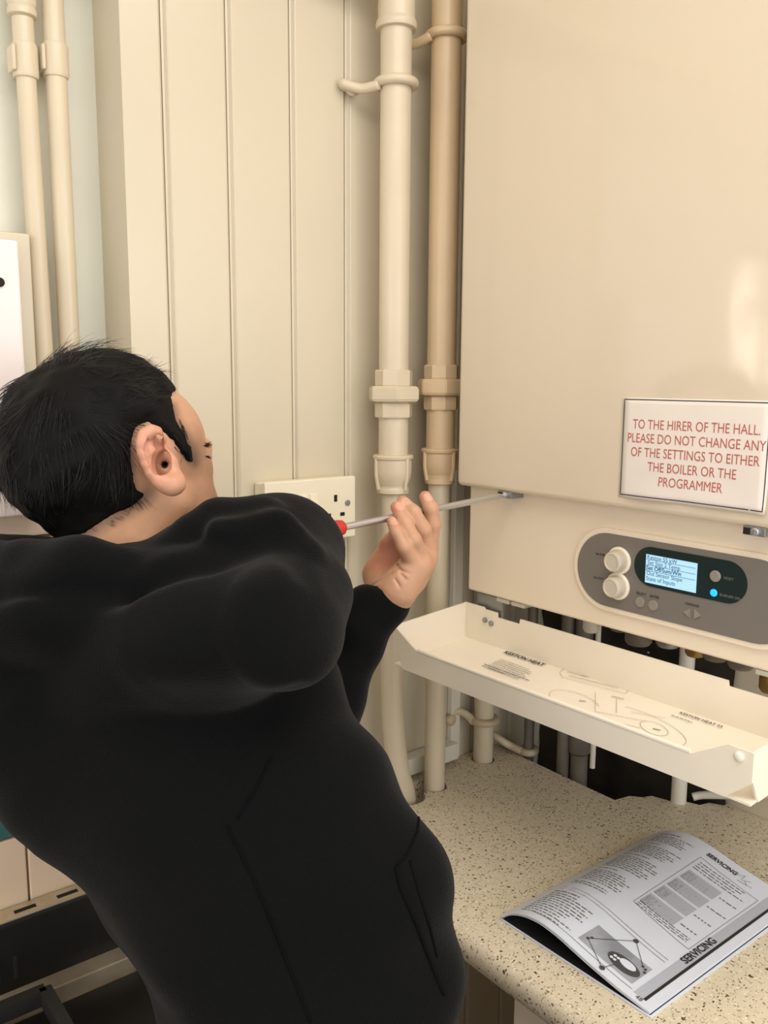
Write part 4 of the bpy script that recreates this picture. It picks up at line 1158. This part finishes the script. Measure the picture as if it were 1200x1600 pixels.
# ---- hair: a cap of thick hair and loose strands over it
HAIRLINE = [(-250, 380), (240, 480), (276, 580), (279, 606), (267, 617), (271, 636), (275, 656), (287, 676), (298, 698), (303, 722), (293, 723), (281, 704), (264, 682), (250, 672), (232, 658), (212, 668), (204, 695), (206, 735), (212, 765), (228, 774), (205, 791), (170, 809), (120, 839), (60, 862), (-250, 862)]
def hair_cap():
    f, F0 = HEAD_F[0]; st = 3
    gx = np.arange(-120, 420, st); gy = np.arange(480, 960, st); GX, GY = np.meshgrid(gx, gy, indexing='ij')
    ins = np.zeros(GX.shape, bool); dist = np.full(GX.shape, 1e9)
    for (x0, y0), (x1, y1) in zip(HAIRLINE, HAIRLINE[1:] + HAIRLINE[:1]):
        if y0 != y1: ins ^= ((y0 > GY) != (y1 > GY)) & (GX < (x1 - x0) * (GY - y0) / (y1 - y0) + x0)
        L2 = (x1 - x0) ** 2 + (y1 - y0) ** 2; t = np.clip(((GX - x0) * (x1 - x0) + (GY - y0) * (y1 - y0)) / L2, 0, 1)
        dist = np.minimum(dist, np.hypot(GX - x0 - t * (x1 - x0), GY - y0 - t * (y1 - y0)))
    T_ = np.where(ins, .0003 + .0165 * (1 - np.exp(-dist / 38)), -.001 - dist * .0004)
    X, Y, Z = [f.ax[i].reshape([-1 if j == i else 1 for j in range(3)]) for i in range(3)]
    ix = np.clip(((X / Z * FPX + 600 + 120) / st).round().astype(int), 0, len(gx) - 1); iy = np.clip(((800 - Y / Z * FPX - 480) / st).round().astype(int), 0, len(gy) - 1)
    th = T_[ix, iy].astype(np.float32)
    rn = np.random.default_rng(5); n_ = np.zeros(f.F.shape, np.float32)
    for _ in range(14):
        k = rn.normal(size=3); k = k / np.linalg.norm(k) * rn.uniform(90, 330)
        n_ += (np.sin(X * k[0] + Y * k[1] + Z * k[2] + rn.uniform(0, 6.3)) / np.linalg.norm(k) ** .7).astype(np.float32)
    f.F = (F0 - th + n_ * .022 * np.clip(th / .012, 0, 1)).astype(np.float32)
    f.F[:, :, -2:] = 1; f.F[:, :2] = 1
    V, Q = f.mesh(); return relax(V, Q, 1), Q
Vc, Qc = hair_cap()
hair = mesh_obj('hair', Vc, Qc, HAIR, person); hair['label'] = 'short tousled black hair'
def strands(n, seed):
    r = np.random.default_rng(seed)
    P0 = Vc[Qc[:, 0]]; N = np.cross(Vc[Qc[:, 1]] - P0, Vc[Qc[:, 3]] - P0); N /= np.linalg.norm(N, axis=1)[:, None] + 1e-12
    cen = cp(160, 690, .83); N *= np.sign(((P0 - cen) * N).sum(1))[:, None]
    crown = cp(120, 590, .79)
    rc = np.random.default_rng(21)
    KV = [(rc.normal(size=3) * s_, rc.uniform(0, 6.3), rc.normal(size=3)) for s_ in (70, 70, 110, 110, 160, 200)]
    def clump(p): return sum(v * math.sin(float(p @ k) + ph) for k, ph, v in KV) / 2.6
    ok = np.where((P0[:, 2] < .90))[0]
    sel = r.choice(ok, n); S = 8
    verts = []; faces = []
    ang = np.array([0, 2.094, 4.189])
    for i in sel:
        p = P0[i] - N[i] * .002; nn = N[i]; C = clump(p)
        fx = p[0] / p[2] * FPX + 600; fy = 800 - p[1] / p[2] * FPX
        if fx > 285: continue
        flow = p - crown; flow = flow / (np.linalg.norm(flow) + 1e-6) + np.array([.25, -.55, -.1])
        low = fy > 745; L = r.uniform(.022, .040) * (.5 if low else 1)
        lift = max(0, .10 + .20 * C[0]) * (.35 if low else 1)
        if fy < 650 and fx > 110: flow = np.array([.95, -.20, .25]); L *= .75
        if fx > 222 and fy > 625: L *= .30; lift *= .2; flow = np.array([.45, -.8, .0])
        if fx > 236 and fy < 625: L *= .40; lift = .08
        if fy < 585 and 40 < fx < 150:                                    # tuft standing up at the crown
            L = r.uniform(.020, .044); lift = .45 + .35 * C[1]; flow = np.array([-.05, .75, .1]) if fx < 105 else np.array([.35, .35, .1])
            if r.random() < .5: continue
        if fx < 45 and fy < 700: flow = flow + np.array([-.4, .2, 0]); lift += .12
        flow = flow + C * .55
        flow = flow - nn * (flow @ nn); flow /= np.linalg.norm(flow) + 1e-9
        d = flow + nn * lift + r.normal(size=3) * .07; d /= np.linalg.norm(d)
        bend = -nn * (lift * 1.3 + .10) + C[::-1] * .45; curl = r.normal(size=3) * .05
        pts = [p]
        for k in range(S - 1):
            d = d + bend / S + curl * math.sin(k * 1.3) * .6; d /= np.linalg.norm(d)
            pts.append(pts[-1] + d * L / (S - 1))
        a = np.cross(d, [0.3, .5, .81]); a /= np.linalg.norm(a) + 1e-9; b = np.cross(d, a)
        w0 = r.uniform(.00022, .00050); base = len(verts)
        for k, q in enumerate(pts):
            ww = w0 * (1 - .85 * k / (S - 1))
            for t in ang: verts.append(q + (a * math.cos(t) + b * math.sin(t)) * ww)
        for k in range(S - 1):
            for j in range(3):
                faces.append((base + k * 3 + j, base + k * 3 + (j + 1) % 3, base + k * 3 + 3 + (j + 1) % 3, base + k * 3 + 3 + j))
    return np.array(verts), faces
Vs, Fs = strands(9000, 9)
me = bpy.data.meshes.new('hair_strands'); me.from_pydata(c2w(Vs).tolist(), [], Fs); me.materials.append(STRAND); me.shade_smooth()
o = bpy.data.objects.new('loose_strands', me); COL.objects.link(o); o.parent = hair; o.matrix_parent_inverse = Matrix.Identity(4)
# fine hair on the nape and in front of the ear, brow and lashes
bvb = BVHTree.FromPolygons(c2w(parts[0][0]).tolist(), parts[0][1].tolist())
def skin_hairs(name, boxes, par):
    vs = []; fs = []; r = random.Random(3)
    for n, poly, dirp, L, w_ in boxes:
        for _ in range(n):
            t = [r.random() for _ in poly]; s_ = sum(t); x = sum(a * q[0] for a, q in zip(t, poly)) / s_; y = sum(a * q[1] for a, q in zip(t, poly)) / s_
            d = ray(x, y).normalized(); hit = bvb.ray_cast(EYE, d)
            if not hit[0]: continue
            p = hit[0]; q = EYE + ray(x + dirp[0] + r.uniform(-4, 4), y + dirp[1] + r.uniform(-4, 4)) * ((p - EYE).dot(F_)) - d * .001
            dr = (q - p); dr = dr.normalized() * L * r.uniform(.5, 1.2) if dr.length > 0 else dr
            s0 = dr.cross(d).normalized() * w_; b = len(vs)
            m_ = p + dr * .5 - d * .0006
            vs += [p - s0, p + s0, p - d * w_, m_ - s0 * .8, m_ + s0 * .8, m_ - d * w_, p + dr, p + dr + s0 * .2, p + dr - d * .0002]
            for k in (0, 3):
                for j in range(3): fs.append((b + k + j, b + k + (j + 1) % 3, b + k + 3 + (j + 1) % 3, b + k + 3 + j))
    me = bpy.data.meshes.new(name); me.from_pydata([tuple(v) for v in vs], [], fs); me.materials.append(HAIR)
    o = bpy.data.objects.new(name, me); COL.objects.link(o); o.parent = par; o.matrix_parent_inverse = Matrix.Translation(par.location).inverted() if par is person else Matrix.Identity(4)
    return o
nape = []
rn_ = random.Random(8)
for k in range(16):
    t = rn_.random(); o_ = abs(rn_.gauss(0, 5)); x = 118 + 108 * t; y = 840 - 64 * t + .12 * math.sin(t * 3.14) * 60
    nape.append((7, [(x - 8, y + o_ + 2), (x + 10, y + o_ - 4), (x + 2, y + o_ - 8)], (16 + 4 * rn_.random(), 6 + 6 * rn_.random()), .0060, .00006))
skin_hairs('nape_hair', nape, hair)
skin_hairs('sideburn', [(110, [(270, 636), (277, 640), (304, 698), (296, 702), (284, 668)], (5, 12), .0045, .00007), (380, [(262, 672), (288, 668), (296, 705), (299, 724), (288, 712)], (3, 12), .007, .00016)], hair)
skin_hairs('eyebrow', [(45, [(312, 692), (326, 690), (329, 700), (322, 702)], (8, -4), .006, .00018)], person)
skin_hairs('eyelash', [(16, [(320, 712), (324, 713), (323, 715)], (10, 2), .006, .00018)], person)

# ------------------------------------------------------------------ screwdriver
sw = lambda p: Vector(c2w(np.array(p)[None])[0])
a, b = sw(S0), sw(TIP); axis = (b - a).normalized(); Ls = (b - a).length
drv = thing('screwdriver', 'long steel screwdriver with red handle, its tip in the left casing latch', 'screwdriver', a)
bm = new(); lathe(bm, [(.0040, -.01), (.0040, Ls - .012), (.0034, Ls - .006), (.0010, Ls)], a, axis, 20); finish('shaft', bm, STEEL, drv, 50)
bm = new(); lathe(bm, [(.006, .004), (.0085, .001), (.0095, -.006), (.0085, -.014), (.0120, -.024), (.0145, -.050), (.0135, -.085), (.0140, -.112), (.0105, -.125)], a, axis, 12); finish('handle', bm, REDH, drv, 50)

# ------------------------------------------------------------------ cooker in the recess corner
ck = thing('cooker', 'blackened steel cooker with slotted upstand against the cream tiles', 'cooker', (.05, .9, 0))
CX1, CYB, CYF, HZ = .428, YA - .018, .735, .780
bm = new(); box(bm, -.36, CX1, CYF + .004, CYB, .06, HZ - .06, .004); finish('body', bm, STAINL, ck, 40)
ut = OY(60, 1412, CYB - .012).z
bm = new()
prism(bm, [Vector((-.36, CYB, HZ - .02)), Vector((-.36, CYB, ut)), Vector((-.36, CYB - .026, ut)), Vector((-.36, CYB - .030, ut - .006)), Vector((-.36, CYB - .034, HZ - .02))], (CX1 - .02 + .36, 0, 0))
up_ = finish('upstand', bm, BLACKST, ck, 40)
bm = new(); box(bm, -.36, CX1 - .02, CYB - .027, CYB, ut - .001, ut + .0012, .0005); finish('ledge', bm, STAINL, ck, 40)  # pale strip puts the reflection on the upstand's top edge into colour
for k in range(7):
    x0 = .335 - .052 * k - .032
    bm = new(); box(bm, x0, x0 + .026, CYB - .018, CYB - .011, ut - .004, ut + .0018, .0005); finish('vent_slot', bm, DARK, up_)
for x0 in (.245, .225, .10, .08):
    bm = new(); box(bm, x0 - .003, x0 + .003, CYB - .0336, CYB - .02, ut - .075, ut - .045, .002); finish('upright_slot', bm, DARK, up_)
bm = new(); box(bm, -.36, CX1, CYF, CYB - .03, HZ - .06, HZ - .02, .004)
# raised rim round the hob well
for q in ((-.36, CX1, CYF, CYF + .03), (-.36, CX1, CYB - .06, CYB - .03), (-.36, -.33, CYF, CYB - .03), (CX1 - .035, CX1, CYF, CYB - .03)):
    box(bm, q[0], q[1], q[2], q[3], HZ - .022, HZ + .004, .003)
finish('hob', bm, STAINL, ck, 40)
bm = new(); box(bm, -.325, CX1 - .04, CYF + .035, CYB - .065, HZ - .0199, HZ - .016, .001); finish('spill_tray', bm, BLACKST, ck, 40)
for cx in (.16, -.18):
    bm = new(); lathe(bm, [(.042, 0), (.045, .006), (.038, .014), (.030, .018)], (cx, .88, HZ - .016), (0, 0, 1), 32); finish('burner', bm, IRON, ck, 40)
    bm = new(); r_ = .105
    for q in ((-r_, -r_, r_, -r_), (r_, -r_, r_, r_), (r_, r_, -r_, r_), (-r_, r_, -r_, -r_), (-r_, 0, -.035, 0), (.035, 0, r_, 0), (0, -r_, 0, -.035), (0, .035, 0, r_)):
        x0, y0, x1, y1 = q; d = Vector((x1 - x0, y1 - y0, 0)).normalized(); s_ = Vector((-d.y, d.x, 0)) * .007
        A = Vector((cx + x0, .88 + y0, HZ + .004)); B_ = Vector((cx + x1, .88 + y1, HZ + .004))
        prism(bm, [A - s_, B_ - s_, B_ + s_, A + s_], (0, 0, .02))
    finish('pan_support', bm, IRON, ck, 40)
bm = new(); tube(bm, [(-.25, CYF - .03, HZ - .12), (.33, CYF - .03, HZ - .12)], .008, 12); finish('rail', bm, STAINL, ck, 180)
